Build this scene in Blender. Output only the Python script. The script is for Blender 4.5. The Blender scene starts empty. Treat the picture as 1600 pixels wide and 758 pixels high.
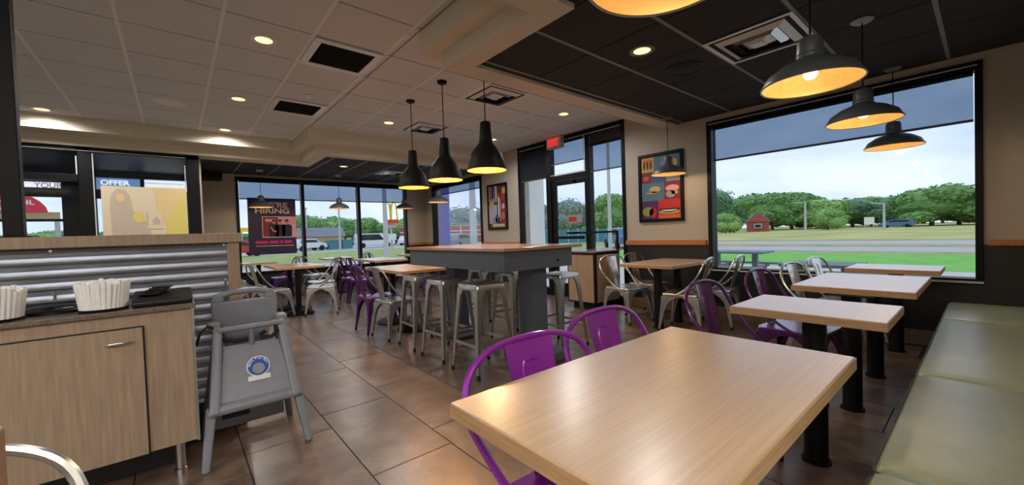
import bpy, bmesh, math, random
from mathutils import Vector, Matrix
random.seed(7)
PI = math.pi
sc = bpy.context.scene
C = sc.collection

# ------------------------------------------------------------------ camera
H = 1.19
yaw, pitch, roll = 0.698999, 0.023852, -0.033436
fw = Vector((math.sin(yaw)*math.cos(pitch), math.cos(yaw)*math.cos(pitch), -math.sin(pitch)))
rt = Vector((math.cos(yaw), -math.sin(yaw), 0)); up = rt.cross(fw)
r2 = rt*math.cos(roll) + up*math.sin(roll); u2 = -rt*math.sin(roll) + up*math.cos(roll)
cd = bpy.data.cameras.new('camera'); cam = bpy.data.objects.new('camera', cd); C.objects.link(cam)
cd.sensor_width = 36.0; cd.lens = 624.83/1600*36; cd.clip_start = 0.02; cd.clip_end = 2000
m = Matrix.Identity(4)
for i in range(3):
    m[i][0], m[i][1], m[i][2] = r2[i], u2[i], -fw[i]
m[2][3] = H
cam.matrix_world = m; sc.camera = cam

# ------------------------------------------------------------------ exposure, sky
vs = sc.view_settings
vs.view_transform = 'Standard'; vs.look = 'None'; vs.gamma = 1.0; vs.use_curve_mapping = False
vs.exposure = 0.08
LAMP = 1.35          # common factor on every lamp, added fill panels included
SKY = 1.25
w = bpy.data.worlds.new('overcast_sky'); sc.world = w; w.use_nodes = True
nt = w.node_tree; N = nt.nodes; N.clear()
out = N.new('ShaderNodeOutputWorld'); bg = N.new('ShaderNodeBackground'); bg.inputs[1].default_value = SKY
tc = N.new('ShaderNodeTexCoord'); mp = N.new('ShaderNodeMapping'); mp.inputs['Scale'].default_value = (1, 1, 3.2)
nz = N.new('ShaderNodeTexNoise'); nz.inputs['Scale'].default_value = 2.6; nz.inputs['Detail'].default_value = 6; nz.inputs['Roughness'].default_value = .55
cr = N.new('ShaderNodeValToRGB')
cr.color_ramp.elements[0].position = .34; cr.color_ramp.elements[0].color = (.46, .58, .78, 1)
cr.color_ramp.elements[1].position = .68; cr.color_ramp.elements[1].color = (.74, .83, .95, 1)
e_ = cr.color_ramp.elements.new(.5); e_.color = (.60, .71, .88, 1)
nt.links.new(tc.outputs['Generated'], mp.inputs[0]); nt.links.new(mp.outputs[0], nz.inputs['Vector'])
nt.links.new(nz.outputs['Fac'], cr.inputs[0]); nt.links.new(cr.outputs[0], bg.inputs[0]); nt.links.new(bg.outputs[0], out.inputs[0])
sc.cycles.max_bounces = 10; sc.cycles.diffuse_bounces = 5; sc.cycles.transparent_max_bounces = 16
sc.cycles.sample_clamp_indirect = 6.0
sc.cycles.use_denoising = True

# ------------------------------------------------------------------ materials
def lin(c):
    return tuple(((x/12.92) if x <= .04045 else ((x+.055)/1.055)**2.4) for x in c)
def rgb(r, g, b): return lin((r/255, g/255, b/255))
M = {}
def mat(name, col, rough=.5, metal=0., spec=.5, var=0., scale=8., stretch=(1, 1, 1), bump=0., bscale=None, emit=None, estr=0., coat=0., col2=None, detail=4, coatr=.12, coat_ior=1.5):
    mt = bpy.data.materials.new(name); mt.use_nodes = True
    t = mt.node_tree; n = t.nodes; b = n['Principled BSDF']
    c = rgb(*col)
    b.inputs['Base Color'].default_value = (*c, 1); b.inputs['Roughness'].default_value = rough
    b.inputs['Metallic'].default_value = metal; b.inputs['Specular IOR Level'].default_value = spec
    if coat: b.inputs['Coat Weight'].default_value = coat; b.inputs['Coat Roughness'].default_value = coatr; b.inputs['Coat IOR'].default_value = coat_ior
    if emit: b.inputs['Emission Color'].default_value = (*rgb(*emit), 1); b.inputs['Emission Strength'].default_value = estr
    if var or bump:
        tcn = n.new('ShaderNodeTexCoord'); mpn = n.new('ShaderNodeMapping'); mpn.inputs['Scale'].default_value = stretch
        nzn = n.new('ShaderNodeTexNoise'); nzn.inputs['Scale'].default_value = scale; nzn.inputs['Detail'].default_value = detail
        nzn.inputs['Roughness'].default_value = .6
        t.links.new(tcn.outputs['Object'], mpn.inputs[0]); t.links.new(mpn.outputs[0], nzn.inputs['Vector'])
        if var:
            rp = n.new('ShaderNodeValToRGB'); rp.color_ramp.elements[0].position = .3; rp.color_ramp.elements[1].position = .7
            d = rgb(*col2) if col2 else tuple(x*(1-var) for x in c)
            l = tuple(min(1, x*(1+var*.6)) for x in c)
            rp.color_ramp.elements[0].color = (*d, 1); rp.color_ramp.elements[1].color = (*l, 1)
            t.links.new(nzn.outputs['Fac'], rp.inputs[0]); t.links.new(rp.outputs[0], b.inputs['Base Color'])
        if bump:
            bp = n.new('ShaderNodeBump'); bp.inputs['Strength'].default_value = bump; bp.inputs['Distance'].default_value = .01
            src = nzn
            if bscale:
                src = n.new('ShaderNodeTexNoise'); src.inputs['Scale'].default_value = bscale; t.links.new(mpn.outputs[0], src.inputs['Vector'])
            t.links.new(src.outputs['Fac'], bp.inputs['Height']); t.links.new(bp.outputs[0], b.inputs['Normal'])
    M[name] = mt; return mt
def seethrough(name, col, opacity, rough=.05, gloss=.12, tint=(1, 1, 1)):
    """thin sheet: part transparent, part diffuse, with a weak surface reflection"""
    mt = bpy.data.materials.new(name); mt.use_nodes = True; t = mt.node_tree; n = t.nodes; n.clear()
    o = n.new('ShaderNodeOutputMaterial'); tr = n.new('ShaderNodeBsdfTransparent'); df = n.new('ShaderNodeBsdfDiffuse')
    df.inputs[0].default_value = (*rgb(*col), 1); tr.inputs[0].default_value = (*tint, 1)
    m1 = n.new('ShaderNodeMixShader'); m1.inputs[0].default_value = opacity
    t.links.new(tr.outputs[0], m1.inputs[1]); t.links.new(df.outputs[0], m1.inputs[2])
    gl = n.new('ShaderNodeBsdfGlossy'); gl.inputs['Roughness'].default_value = rough
    lw = n.new('ShaderNodeLayerWeight'); lw.inputs[0].default_value = .25
    mu = n.new('ShaderNodeMath'); mu.operation = 'MULTIPLY'; mu.inputs[1].default_value = gloss
    m2 = n.new('ShaderNodeMixShader')
    t.links.new(lw.outputs['Fresnel'], mu.inputs[0]); t.links.new(mu.outputs[0], m2.inputs[0])
    t.links.new(m1.outputs[0], m2.inputs[1]); t.links.new(gl.outputs[0], m2.inputs[2]); t.links.new(m2.outputs[0], o.inputs[0])
    M[name] = mt; return mt

mat('wall', (186, 176, 162), .75, var=.06, scale=60, bump=.05)
mat('bulkhead', (218, 208, 190), .75)
mat('black_wall', (30, 29, 31), .45, var=.1, scale=20)
mat('rail_wood', (186, 120, 66), .4, var=.25, scale=6, stretch=(12, 12, 1))
mat('base_tile', (120, 100, 84), .4, var=.2, scale=6)
mat('ceiling_tile', (222, 222, 222), .9, var=.12, scale=160, bump=.25, detail=2)
mat('ceiling_tee', (240, 238, 234), .6)
mat('ceiling_gap', (92, 78, 66), .8)
mat('dark_tile', (47, 44, 42), .85, var=.2, scale=160, bump=.2, detail=2)
mat('dark_tee', (128, 126, 122), .5)
mat('dark_gap', (10, 10, 10), .8)
mat('grout', (40, 33, 29), .8)
mat('frame_black', (9, 9, 11), .45, spec=.22)
mat('frame_grey', (74, 80, 88), .35, metal=.3)
mat('trim_light', (196, 198, 200), .4)
seethrough('glass', (200, 220, 225), .006)
seethrough('glass_tint', (20, 24, 30), .35)
seethrough('shade', (120, 130, 142), .12, rough=.6, gloss=.02, tint=(.55, .61, .68))
seethrough('shade_dark', (46, 48, 54), .8, rough=.6, gloss=.02, tint=(.2, .22, .26))
mat('oak', (202, 168, 132), .38, var=.2, scale=3.0, stretch=(.9, 52, 8), spec=.7, coat=1.0, coatr=.28, coat_ior=1.9, detail=6)
mat('oak_edge', (186, 146, 106), .45, var=.2, scale=4, stretch=(2, 2, 30))
mat('oak_panel', (166, 143, 119), .5, var=.22, scale=3, stretch=(22, 22, 1.3))
mat('bar_wood', (168, 122, 84), .35, var=.22, scale=3, stretch=(24, 1.2, 8), coat=1.0, coatr=.2, coat_ior=1.7)
mat('slate', (84, 88, 96), .5, var=.1, scale=14)
mat('black_metal', (10, 10, 12), .5, spec=.25)
mat('black_plastic', (11, 11, 12), .4, spec=.35)
mat('rubber', (14, 14, 15), .7)
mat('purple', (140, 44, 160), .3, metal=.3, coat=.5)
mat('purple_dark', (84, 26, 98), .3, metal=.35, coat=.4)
mat('steel', (206, 206, 202), .27, metal=.9, var=.1, scale=30)
mat('gunmetal', (186, 184, 178), .3, metal=.9, var=.12, scale=20)
mat('chrome', (210, 210, 212), .15, metal=1.0)
mat('vinyl', (164, 174, 146), .32, var=.10, scale=5, bump=.10, bscale=260, spec=.7)
mat('vinyl_dark', (70, 80, 56), .5)
mat('galv', (200, 204, 212), .3, metal=.95, var=.06, scale=8)
mat('granite', (120, 104, 92), .25, var=.5, scale=140)
mat('white_paper', (250, 249, 247), .8, var=.04, scale=40)
mat('white', (232, 232, 230), .5)
mat('grey_plastic', (136, 139, 148), .42, var=.06, scale=12)
mat('grey_plastic_dark', (104, 106, 114), .5)
mat('strap', (18, 18, 20), .7)
mat('pend_grey', (112, 116, 120), .42, metal=.3)
mat('pend_lining', (190, 152, 92), .5, metal=.3, var=.10, scale=26)
mat('bell_black', (17, 16, 16), .55, spec=.25)
mat('bell_lining', (236, 140, 44), .55)
mat('cord', (12, 12, 12), .6)
mat('canopy', (176, 176, 170), .4)
mat('bulb', (255, 232, 190), .3, emit=(255, 222, 160), estr=4.5)
mat('downlight', (255, 226, 170), .3, emit=(255, 216, 146), estr=2.0)
for nm, c in dict(lit_white=(240, 244, 250), lit_pink=(240, 190, 200), lit_blue=(96, 130, 178), lit_grey=(120, 124, 134)).items():
    mat(nm, c, .5, emit=c, estr=.85)
for nm, c in dict(f_cream=(232, 216, 184), f_tan=(236, 206, 150), f_olive=(230, 212, 120), f_mauve=(206, 188, 168)).items(): mat(nm, c, .6)  # poster colours, lightened to imitate light coming through the sheet
mat('softbox', (250, 250, 246), .5, emit=(255, 250, 240), estr=3.0)  # glowing face of the added fill panels
mat('vent_dark', (26, 22, 20), .8)
mat('vent_metal', (232, 231, 228), .35, metal=.2)
mat('exit_box', (190, 184, 172), .5)
mat('exit_red', (230, 30, 34), .5, emit=(255, 16, 20), estr=1.3)
mat('exit_field', (226, 196, 186), .5, emit=(255, 120, 110), estr=.06)
# flat print colours
for nm, c in dict(p_navy=(38, 26, 62), p_purple=(78, 34, 92), p_pink=(222, 160, 170), p_mag=(196, 44, 110), p_peach=(238, 208, 190), p_red=(190, 48, 38),
                  p_orange=(206, 104, 52), p_yellow=(206, 168, 74), p_teal=(74, 120, 136), p_blue=(64, 96, 140), p_green=(140, 150, 60), p_brown=(88, 44, 34),
                  p_grey=(150, 150, 156), p_white=(230, 230, 232), p_black=(18, 16, 18), p_skin=(196, 130, 104), p_cream=(206, 190, 150), p_tan=(196, 168, 120),
                  p_olive=(200, 182, 92), p_mauve=(152, 130, 126), p_crimson=(128, 36, 56), p_lilac=(176, 178, 206), p_logo=(30, 84, 178), p_slatebl=(110, 140, 180)).items():
    mat(nm, c, .55)
# outdoors
mat('grass', (156, 174, 100), .9, var=.25, scale=1.2, bump=.3)
mat('lawn', (120, 190, 76), .9, var=.2, scale=1.5, bump=.3)
mat('meadow', (190, 182, 116), .95, var=.3, scale=.2, col2=(158, 164, 92))
mat('dry_verge', (170, 160, 120), .95, var=.25, scale=.6, col2=(140, 150, 90))
mat('asphalt', (186, 182, 180), .9, var=.08, scale=2)
mat('concrete', (202, 196, 184), .9, var=.08, scale=3)
mat('leaf_mid', (126, 170, 98), .8, var=.35, scale=.6)
mat('leaf_light', (152, 192, 112), .8, var=.3, scale=.6)
mat('leaf_dark', (108, 150, 104), .8, var=.35, scale=.5)
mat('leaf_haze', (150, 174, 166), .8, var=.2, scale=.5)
mat('bark', (96, 82, 66), .9, var=.3, scale=4)
mat('brick', (168, 88, 74), .85, var=.2, scale=3)
mat('roof_grey', (128, 132, 140), .8, var=.15, scale=2)
mat('stone_tan', (188, 160, 120), .85, var=.15, scale=3)
mat('car_white', (226, 230, 234), .3, coat=.5)
mat('car_red', (190, 40, 40), .3, coat=.5)
mat('car_blue', (70, 110, 160), .3, coat=.5)
mat('car_grey', (130, 134, 140), .3, coat=.5)
mat('car_glass', (30, 36, 44), .1)
mat('tyre', (20, 20, 20), .8)
mat('pole', (188, 190, 190), .5)
mat('sign_yellow', (250, 206, 40), .5)
mat('sign_red', (226, 58, 48), .5)
mat('dome_red', (226, 50, 66), .5)
mat('lavender', (138, 136, 206), .6)
mat('pale_column', (246, 248, 244), .7)
mat('teal_fence', (70, 130, 140), .7)
mat('picnic', (110, 124, 128), .6)

def floor_tile_mat():
    mt = bpy.data.materials.new('floor_tile'); mt.use_nodes = True; t = mt.node_tree; n = t.nodes; b = n['Principled BSDF']
    tcn = n.new('ShaderNodeTexCoord'); oi = n.new('ShaderNodeObjectInfo')
    ad = n.new('ShaderNodeVectorMath'); ad.operation = 'ADD'
    sc_ = n.new('ShaderNodeVectorMath'); sc_.operation = 'SCALE'; sc_.inputs['Scale'].default_value = 37.
    cb = n.new('ShaderNodeCombineXYZ')
    for k in range(3): t.links.new(oi.outputs['Random'], cb.inputs[k])
    t.links.new(cb.outputs[0], sc_.inputs[0]); t.links.new(tcn.outputs['Object'], ad.inputs[0]); t.links.new(sc_.outputs[0], ad.inputs[1])
    a = n.new('ShaderNodeTexNoise'); a.inputs['Scale'].default_value = 4.5; a.inputs['Detail'].default_value = 8; a.inputs['Roughness'].default_value = .65
    t.links.new(ad.outputs[0], a.inputs['Vector'])
    rp = n.new('ShaderNodeValToRGB'); e = rp.color_ramp.elements
    e[0].position = .28; e[0].color = (*rgb(76, 62, 55), 1); e[1].position = .72; e[1].color = (*rgb(134, 114, 97), 1)
    k = e.new(.5); k.color = (*rgb(104, 86, 74), 1)
    t.links.new(a.outputs['Fac'], rp.inputs[0])
    hs = n.new('ShaderNodeHueSaturation'); mr = n.new('ShaderNodeMapRange'); mr.inputs['To Min'].default_value = .82; mr.inputs['To Max'].default_value = 1.15
    t.links.new(oi.outputs['Random'], mr.inputs['Value']); t.links.new(mr.outputs[0], hs.inputs['Value'])
    t.links.new(rp.outputs[0], hs.inputs['Color']); t.links.new(hs.outputs[0], b.inputs['Base Color'])
    b.inputs['Roughness'].default_value = .3; b.inputs['Specular IOR Level'].default_value = .75
    bp = n.new('ShaderNodeBump'); bp.inputs['Strength'].default_value = .18; bp.inputs['Distance'].default_value = .01
    t.links.new(a.outputs['Fac'], bp.inputs['Height']); t.links.new(bp.outputs[0], b.inputs['Normal'])
    M['floor_tile'] = mt
floor_tile_mat()

# ------------------------------------------------------------------ mesh helpers
class MB:
    def __init__(s): s.v = []; s.f = []
    def add(s, vs_, fs): 
        k = len(s.v); s.v += [tuple(p) for p in vs_]; s.f += [tuple(i+k for i in f) for f in fs]; return s
    def box(s, x0, x1, y0, y1, z0, z1):
        return s.add([(x0,y0,z0),(x1,y0,z0),(x1,y1,z0),(x0,y1,z0),(x0,y0,z1),(x1,y0,z1),(x1,y1,z1),(x0,y1,z1)],
                     [(0,3,2,1),(4,5,6,7),(0,1,5,4),(1,2,6,5),(2,3,7,6),(3,0,4,7)])
    def loft(s, loops, closed=True, caps=True):
        n = len(loops[0]); vs_ = [p for l in loops for p in l]; fs = []
        for i in range(len(loops)-1):
            for j in range(n if closed else n-1):
                a = i*n+j; b = i*n+(j+1) % n
                fs.append((a, b, b+n, a+n))
        if caps and closed:
            fs.append(tuple(reversed(range(n)))); fs.append(tuple(range((len(loops)-1)*n, len(loops)*n)))
        return s.add(vs_, fs)
    def cyl(s, p0, p1, r0, r1=None, seg=16):
        r1 = r0 if r1 is None else r1
        return s.tube([p0, p1], [r0, r1], seg)
    def tube(s, pts, r, seg=8, closed=False):
        pts = [Vector(p) for p in pts]; n = len(pts)
        rs = r if isinstance(r, (list, tuple)) else [r]*n
        loops = []; ref = None
        for i, p in enumerate(pts):
            if closed: d = pts[(i+1) % n]-pts[i-1]
            else: d = pts[min(i+1, n-1)]-pts[max(i-1, 0)]
            d = d.normalized() if d.length > 1e-9 else Vector((0, 0, 1))
            if ref is None:
                ref = Vector((0, 0, 1)) if abs(d.z) < .9 else Vector((1, 0, 0))
            a = (ref - d*ref.dot(d)).normalized(); b = d.cross(a); ref = a
            loops.append([tuple(p + a*math.cos(t)*rs[i] + b*math.sin(t)*rs[i]) for t in [2*PI*k/seg for k in range(seg)]])
        if closed: loops.append(loops[0]); return s.loft(loops, True, False)
        return s.loft(loops)
    def lathe(s, prof, c=(0, 0, 0), seg=32, caps=False):
        loops = [[(c[0]+r*math.cos(2*PI*k/seg), c[1]+r*math.sin(2*PI*k/seg), c[2]+z) for k in range(seg)] for r, z in prof]
        return s.loft(loops, True, caps)
    def prism(s, poly, axis, a0, a1):
        """poly: 2D points; axis 'x','y','z' is the extrusion axis"""
        def P(p, a):
            return {'x': (a, p[0], p[1]), 'y': (p[0], a, p[1]), 'z': (p[0], p[1], a)}[axis]
        return s.loft([[P(p, a0) for p in poly], [P(p, a1) for p in poly]])
    def mesh(s, name):
        me = bpy.data.meshes.new(name); me.from_pydata(s.v, [], s.f); me.update()
        b = bmesh.new(); b.from_mesh(me); bmesh.ops.recalc_face_normals(b, faces=b.faces); b.to_mesh(me); b.free()
        return me
    def build(s, name, m, parent=None, smooth=False, bevel=0, seg=2, loc=None):
        return obj(name, s.mesh(name), m, parent, smooth, bevel, seg, loc)
def obj(name, me, m, parent=None, smooth=False, bevel=0, seg=2, loc=None):
    if m and not me.materials: me.materials.append(M[m])
    o = bpy.data.objects.new(name, me); C.objects.link(o)
    if smooth:
        for p in me.polygons: p.use_smooth = True
        try: me.set_sharp_from_angle(angle=math.radians(40))
        except Exception: pass
    if bevel:
        b = o.modifiers.new('bevel', 'BEVEL'); b.width = bevel; b.segments = seg; b.limit_method = 'ANGLE'; b.angle_limit = math.radians(35)
    if parent: o.parent = parent
    if loc: o.location = loc
    return o
def B(x0, x1, y0, y1, z0, z1): return MB().box(x0, x1, y0, y1, z0, z1)
def tag(o, label, cat, group=None):
    o['label'] = label; o['category'] = cat
    if group: o['group'] = group
    return o
def thing(name, label, cat, loc=(0, 0, 0), rz=0, group=None):
    o = bpy.data.objects.new(name, None); C.objects.link(o); o.empty_display_size = .05
    o.location = loc; o.rotation_euler = (0, 0, rz); return tag(o, label, cat, group)
def struct(name, o=None):
    if o is None:
        o = bpy.data.objects.new(name, None); C.objects.link(o)
    o['kind'] = 'structure'; return o
def tree_copy(o, parent=None):
    c = o.copy(); C.objects.link(c)
    if parent: c.parent = parent
    for ch in o.children: tree_copy(ch, c)
    return c
def place(proto, used, loc, rz, label, group=None):
    o = proto if not used else tree_copy(proto)
    used.append(1); o.location = loc; o.rotation_euler = (0, 0, rz); o['label'] = label
    if group: o['group'] = group
    return o
def text(s, size, m, parent, loc, rot, name='lettering', bold=.0, depth=.002, align='LEFT', sx=1.0):
    cu = bpy.data.curves.new('t', 'FONT'); cu.body = s; cu.size = size; cu.extrude = depth; cu.offset = bold; cu.align_x = align
    t = bpy.data.objects.new('t', cu); C.objects.link(t)
    me = bpy.data.meshes.new_from_object(t.evaluated_get(bpy.context.evaluated_depsgraph_get()))
    bpy.data.objects.remove(t); bpy.data.curves.remove(cu)
    me.materials.clear()
    o = obj(name, me, m, parent); o.location = loc; o.rotation_euler = rot; o.scale = (sx, 1, 1); return o
FACE_MX = (PI/2, 0, -PI/2)      # text readable when looking towards +X
FACE_MY = (PI/2, 0, 0)          # text readable when looking towards +Y

# ------------------------------------------------------------------ the setting: floor
XW, YF, YS = 5.36, 10.1, 8.0       # window wall, front wall, left storefront
ZL, ZD, ZB = 2.89, 2.61, 2.58      # light ceiling, dark ceiling, bulkhead underside
fl = struct('floor', B(-4, XW+.2, -3, YF+.2, -.12, -.004).build('floor', 'grout'))
TW, TL, G = .457, .914, .0035
full = None
def lay(x0, x1, y0, y1):
    global full
    if x1-x0 < .02 or y1-y0 < .02: return
    if abs(x1-x0-TW) < 1e-6 and abs(y1-y0-TL) < 1e-6:
        if full is None:
            full = B(-TW/2+G, TW/2-G, -TL/2+G, TL/2-G, -.012, 0).mesh('tile')
            full.materials.append(M['floor_tile'])
        o = bpy.data.objects.new('tile', full); C.objects.link(o); o.parent = fl
    else:
        dx, dy = (x1-x0)/2-G, (y1-y0)/2-G
        o = B(-dx, dx, -dy, dy, -.012, 0).build('tile', 'floor_tile', fl)
    o.location = ((x0+x1)/2, (y0+y1)/2, 0)
for k in range(-6, 11):
    xa = .705+TW*k; xb = xa+TW
    for n in range(-4, 12):
        ya = 1.98+.229*k+TL*n; yb = ya+TL
        ymax = YF if (xa+xb)/2 > .33 else YS
        ca, cb_, cc, cd_ = max(xa, -1.6), min(xb, XW), max(ya, -.2), min(yb, ymax)
        if ca < cb_ and cc < cd_: lay(ca, cb_, cc, cd_)

# ------------------------------------------------------------------ ceilings
ce = struct('ceiling', B(-4, XW+.2, -3, YF+.2, 2.96, 3.1).build('ceiling', 'ceiling_gap'))
_tm = {}
def ceil_region(rects, ox, oy, z, tilem, teem, gapm, main_along_y):
    P = .61; g = .007
    for (x0, x1, y0, y1) in rects:
        i0 = math.floor((x0-ox)/P); i1 = math.ceil((x1-ox)/P); j0 = math.floor((y0-oy)/P); j1 = math.ceil((y1-oy)/P)
        for i in range(i0, i1):
            for j in range(j0, j1):
                a, b = max(x0, ox+i*P), min(x1, ox+(i+1)*P); c, d = max(y0, oy+j*P), min(y1, oy+(j+1)*P)
                if b-a < .03 or d-c < .03: continue
                key = (round(b-a, 3), round(d-c, 3), tilem)
                if key not in _tm:
                    dx, dy = (b-a)/2-g, (d-c)/2-g
                    me = B(-dx, dx, -dy, dy, 0, .015).mesh('ceiling_tile'); me.materials.append(M[tilem]); _tm[key] = me
                o = bpy.data.objects.new('ceiling_tile', _tm[key]); C.objects.link(o); o.parent = ce; o.location = ((a+b)/2, (c+d)/2, z)
        for i in range(i0, i1+1):
            x = ox+i*P
            if x0-.001 <= x <= x1+.001:
                wv = .013 if main_along_y else .006
                B(x-wv, x+wv, y0, y1, z-(.004 if main_along_y else -.004), z+.012).build('ceiling_tee', teem if main_along_y else gapm, ce)
        for j in range(j0, j1+1):
            y = oy+j*P
            if y0-.001 <= y <= y1+.001:
                wv = .006 if main_along_y else .013
                B(x0, x1, y-wv, y+wv, z-(-.004 if main_along_y else .004), z+.012).build('ceiling_tee', gapm if main_along_y else teem, ce)
        B(x0, x1, y0, y1, z+.02, z+.03).build('ceiling_backing', gapm, ce)
ceil_region([(-2.4, 1.62, 1.87, 7.63), (1.62, XW, 3.0, 6.6)], -.27, 4.21, ZL, 'ceiling_tile', 'ceiling_tee', 'ceiling_gap', True)
ceil_region([(1.95, XW, -.42, 2.75), (.75, 1.95, -.42, 1.68)], 2.607, .216, ZD, 'dark_tile', 'dark_tee', 'dark_gap', False)
ceil_region([(1.97, XW, 7.1, YF), (.33, 1.97, 8.25, YF)], .96, 7.7, ZD, 'dark_tile', 'dark_tee', 'dark_gap', True)
def L_slab(name, poly, z0, z1):
    return struct(name, MB().prism(poly, 'z', z0, z1).build(name, 'bulkhead'))
# bulkhead around the dark bay on the right (underside strip + wider upper band)
L_slab('bulkhead_right', [(.60, 1.66), (1.97, 1.66), (1.97, 2.73), (XW, 2.73), (XW, 2.94), (1.78, 2.94), (1.78, 1.87), (.60, 1.87)], ZB, 2.73)
L_slab('bulkhead_side', [(.60, -.42), (.75, -.42), (.75, 1.66), (.60, 1.66)], ZB, 2.955)
L_slab('bulkhead_right_upper', [(.60, 1.66), (1.97, 1.66), (1.97, 2.73), (XW, 2.73), (XW, 3.06), (1.63, 3.06), (1.63, 2.02), (.60, 2.02)], 2.71, 2.955)
# bulkhead towards the front windows
L_slab('bulkhead_front', [(-2.4, 7.94), (1.78, 7.94), (1.78, 6.93), (XW, 6.93), (XW, 7.13), (1.99, 7.13), (1.99, 8.29), (-2.4, 8.29)], ZB-.01, 2.72)
L_slab('bulkhead_front_upper', [(-2.4, 7.63), (1.59, 7.63), (1.59, 6.58), (XW, 6.58), (XW, 7.13), (1.99, 7.13), (1.99, 8.29), (-2.4, 8.29)], 2.71, 2.955)

# ------------------------------------------------------------------ walls
def wall(name, *boxes, m='wall'):
    mb = MB()
    for b in boxes: mb.box(*b)
    return struct(name, mb.build(name, m))
X2 = XW+.18
wall('wall_right', (XW, X2, -.6, .02, 0, 3), (XW, X2, .02, 2.35, 0, .61), (XW, X2, .02, 2.35, 2.54, 3), (XW, X2, 2.35, 3.6, 0, 3), (XW, X2, 6.1, 7.38, 0, 3),
     (XW, X2, 7.38, 9.65, 0, .66), (XW, X2, 7.38, 9.65, 2.52, 3), (XW, X2, 9.65, YF+.18, 0, 3))
wall('wall_front', (.33, 1.0, YF, YF+.18, 0, 3), (1.0, 4.81, YF, YF+.18, 0, .5), (1.0, 4.81, YF, YF+.18, 2.56, 3), (4.81, XW, YF, YF+.18, 0, 3))
wall('wall_return', (.33, .36, YS+.15, YF+.18, 0, 3))
wall('wall_bench', (.9, XW, -.60, -.42, 0, 3)); wall('wall_side', (.75, .9, -3.1, -.42, 0, 3))
wall('wall_back', (-4.1, .75, -3.2, -3.0, 0, 3)); wall('wall_left', (-4.2, -4.0, -3.2, YS, 0, 3))
wall('wall_storefront_sill', (-4.0, .33, YS, YS+.15, 0, .5))
# black wainscot, chair rails, base tiles
def trim(i, m, *boxes, bevel=0):
    mb = MB()
    for b in boxes: mb.box(*b)
    return struct('trim_%d' % i, mb.build('trim_%d' % i, m, bevel=bevel))
trim(1, 'black_wall', (XW-.012, XW, -.42, .02, .14, .95), (XW-.012, XW, .02, 2.35, .14, .605), (XW-.012, XW, 2.35, 3.6, .14, .95))
trim(2, 'black_wall', (XW-.012, XW, 6.1, 7.38, .14, .95), (XW-.012, XW, 7.38, 9.65, .14, .655), (XW-.012, XW, 9.65, YF, .14, .95))
trim(3, 'black_wall', (.36, 1.0, YF-.012, YF, .14, .95), (1.0, 4.81, YF-.012, YF, .14, .495), (4.81, XW-.012, YF-.012, YF, .14, .95))
trim(4, 'rail_wood', (XW-.04, XW, -.42, -.01, .945, .995), bevel=.004)
trim(5, 'rail_wood', (XW-.04, XW, 2.38, 3.6, .945, 1.015), bevel=.004)
trim(6, 'rail_wood', (XW-.04, XW, 6.1, 7.36, .945, 1.005), bevel=.004)
trim(7, 'rail_wood', (XW-.04, XW, 9.67, YF, .945, 1.005), (4.83, XW-.04, YF-.04, YF, .945, 1.005), bevel=.004)
def baseboard(side, runs):
    root = struct('baseboard_'+side)
    for (x0, x1, y0, y1) in runs:
        n = max(1, round(max(x1-x0, y1-y0)/.457))
        for k in range(n):
            if x1-x0 > y1-y0: b = (x0+(x1-x0)*k/n+.003, x0+(x1-x0)*(k+1)/n-.003, y0, y1)
            else: b = (x0, x1, y0+(y1-y0)*k/n+.003, y0+(y1-y0)*(k+1)/n-.003)
            B(*b, .002, .148).build('tile', 'base_tile', root, bevel=.003)
baseboard('right', [(XW-.018, XW-.001, -.42, 3.59), (XW-.018, XW-.001, 6.11, YF-.02)])
baseboard('front', [(.37, XW-.02, YF-.018, YF-.001)])

# ------------------------------------------------------------------ windows
def frame_piece(name, root, b, m='frame_black', bevel=.004): return B(*b).build(name, m, root, bevel=bevel)
# window 1: the big one beside the booth
w1 = struct('window_1'); x0, x1 = XW-.03, XW+.12
frame_piece('frame_head', w1, (x0, x1, .02, 2.35, 2.47, 2.54)); frame_piece('frame_sill', w1, (x0-.02, x1, .02, 2.35, .605, .655))
frame_piece('frame_jamb', w1, (x0, x1, .02, .068, .655, 2.47)); frame_piece('frame_jamb', w1, (x0, x1, 2.295, 2.35, .655, 2.47))
frame_piece('sill_strip', w1, (x0-.034, x0-.02, .02, 2.35, .615, .633), 'trim_light', .002); frame_piece('head_strip', w1, (x0-.012, x0, .05, 2.32, 2.497, 2.507), 'trim_light', .002)
B(XW+.07, XW+.078, .068, 2.295, .655, 2.47).build('pane', 'glass', w1)
# window 2: on the same wall beyond the red collage
w2 = struct('window_2')
frame_piece('frame_head', w2, (x0, x1, 7.38, 9.65, 2.45, 2.52)); frame_piece('frame_sill', w2, (x0-.02, x1, 7.38, 9.65, .655, .70))
frame_piece('frame_jamb', w2, (x0, x1, 7.38, 7.43, .70, 2.45)); frame_piece('frame_jamb', w2, (x0, x1, 9.60, 9.65, .70, 2.45))
B(XW+.07, XW+.078, 7.43, 9.60, .70, 2.45).build('pane', 'glass', w2)
# window 3: the three-bay front window
w3 = struct('window_3'); y0, y1 = YF-.03, YF+.12
frame_piece('frame_head', w3, (1.0, 4.81, y0, y1, 2.50, 2.56)); frame_piece('frame_sill', w3, (1.0, 4.81, y0-.02, y1, .495, .54))
bays = [(1.0, 1.05), (2.235, 2.30), (3.505, 3.57), (4.76, 4.81)]
for a, b in bays: frame_piece('frame_jamb' if a in (1.0, 4.76) else 'mullion', w3, (a, b, y0, y1, .54, 2.50))
for k in range(3): B(bays[k][1], bays[k+1][0], YF+.07, YF+.078, .54, 2.50).build('pane', 'glass', w3)
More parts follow.
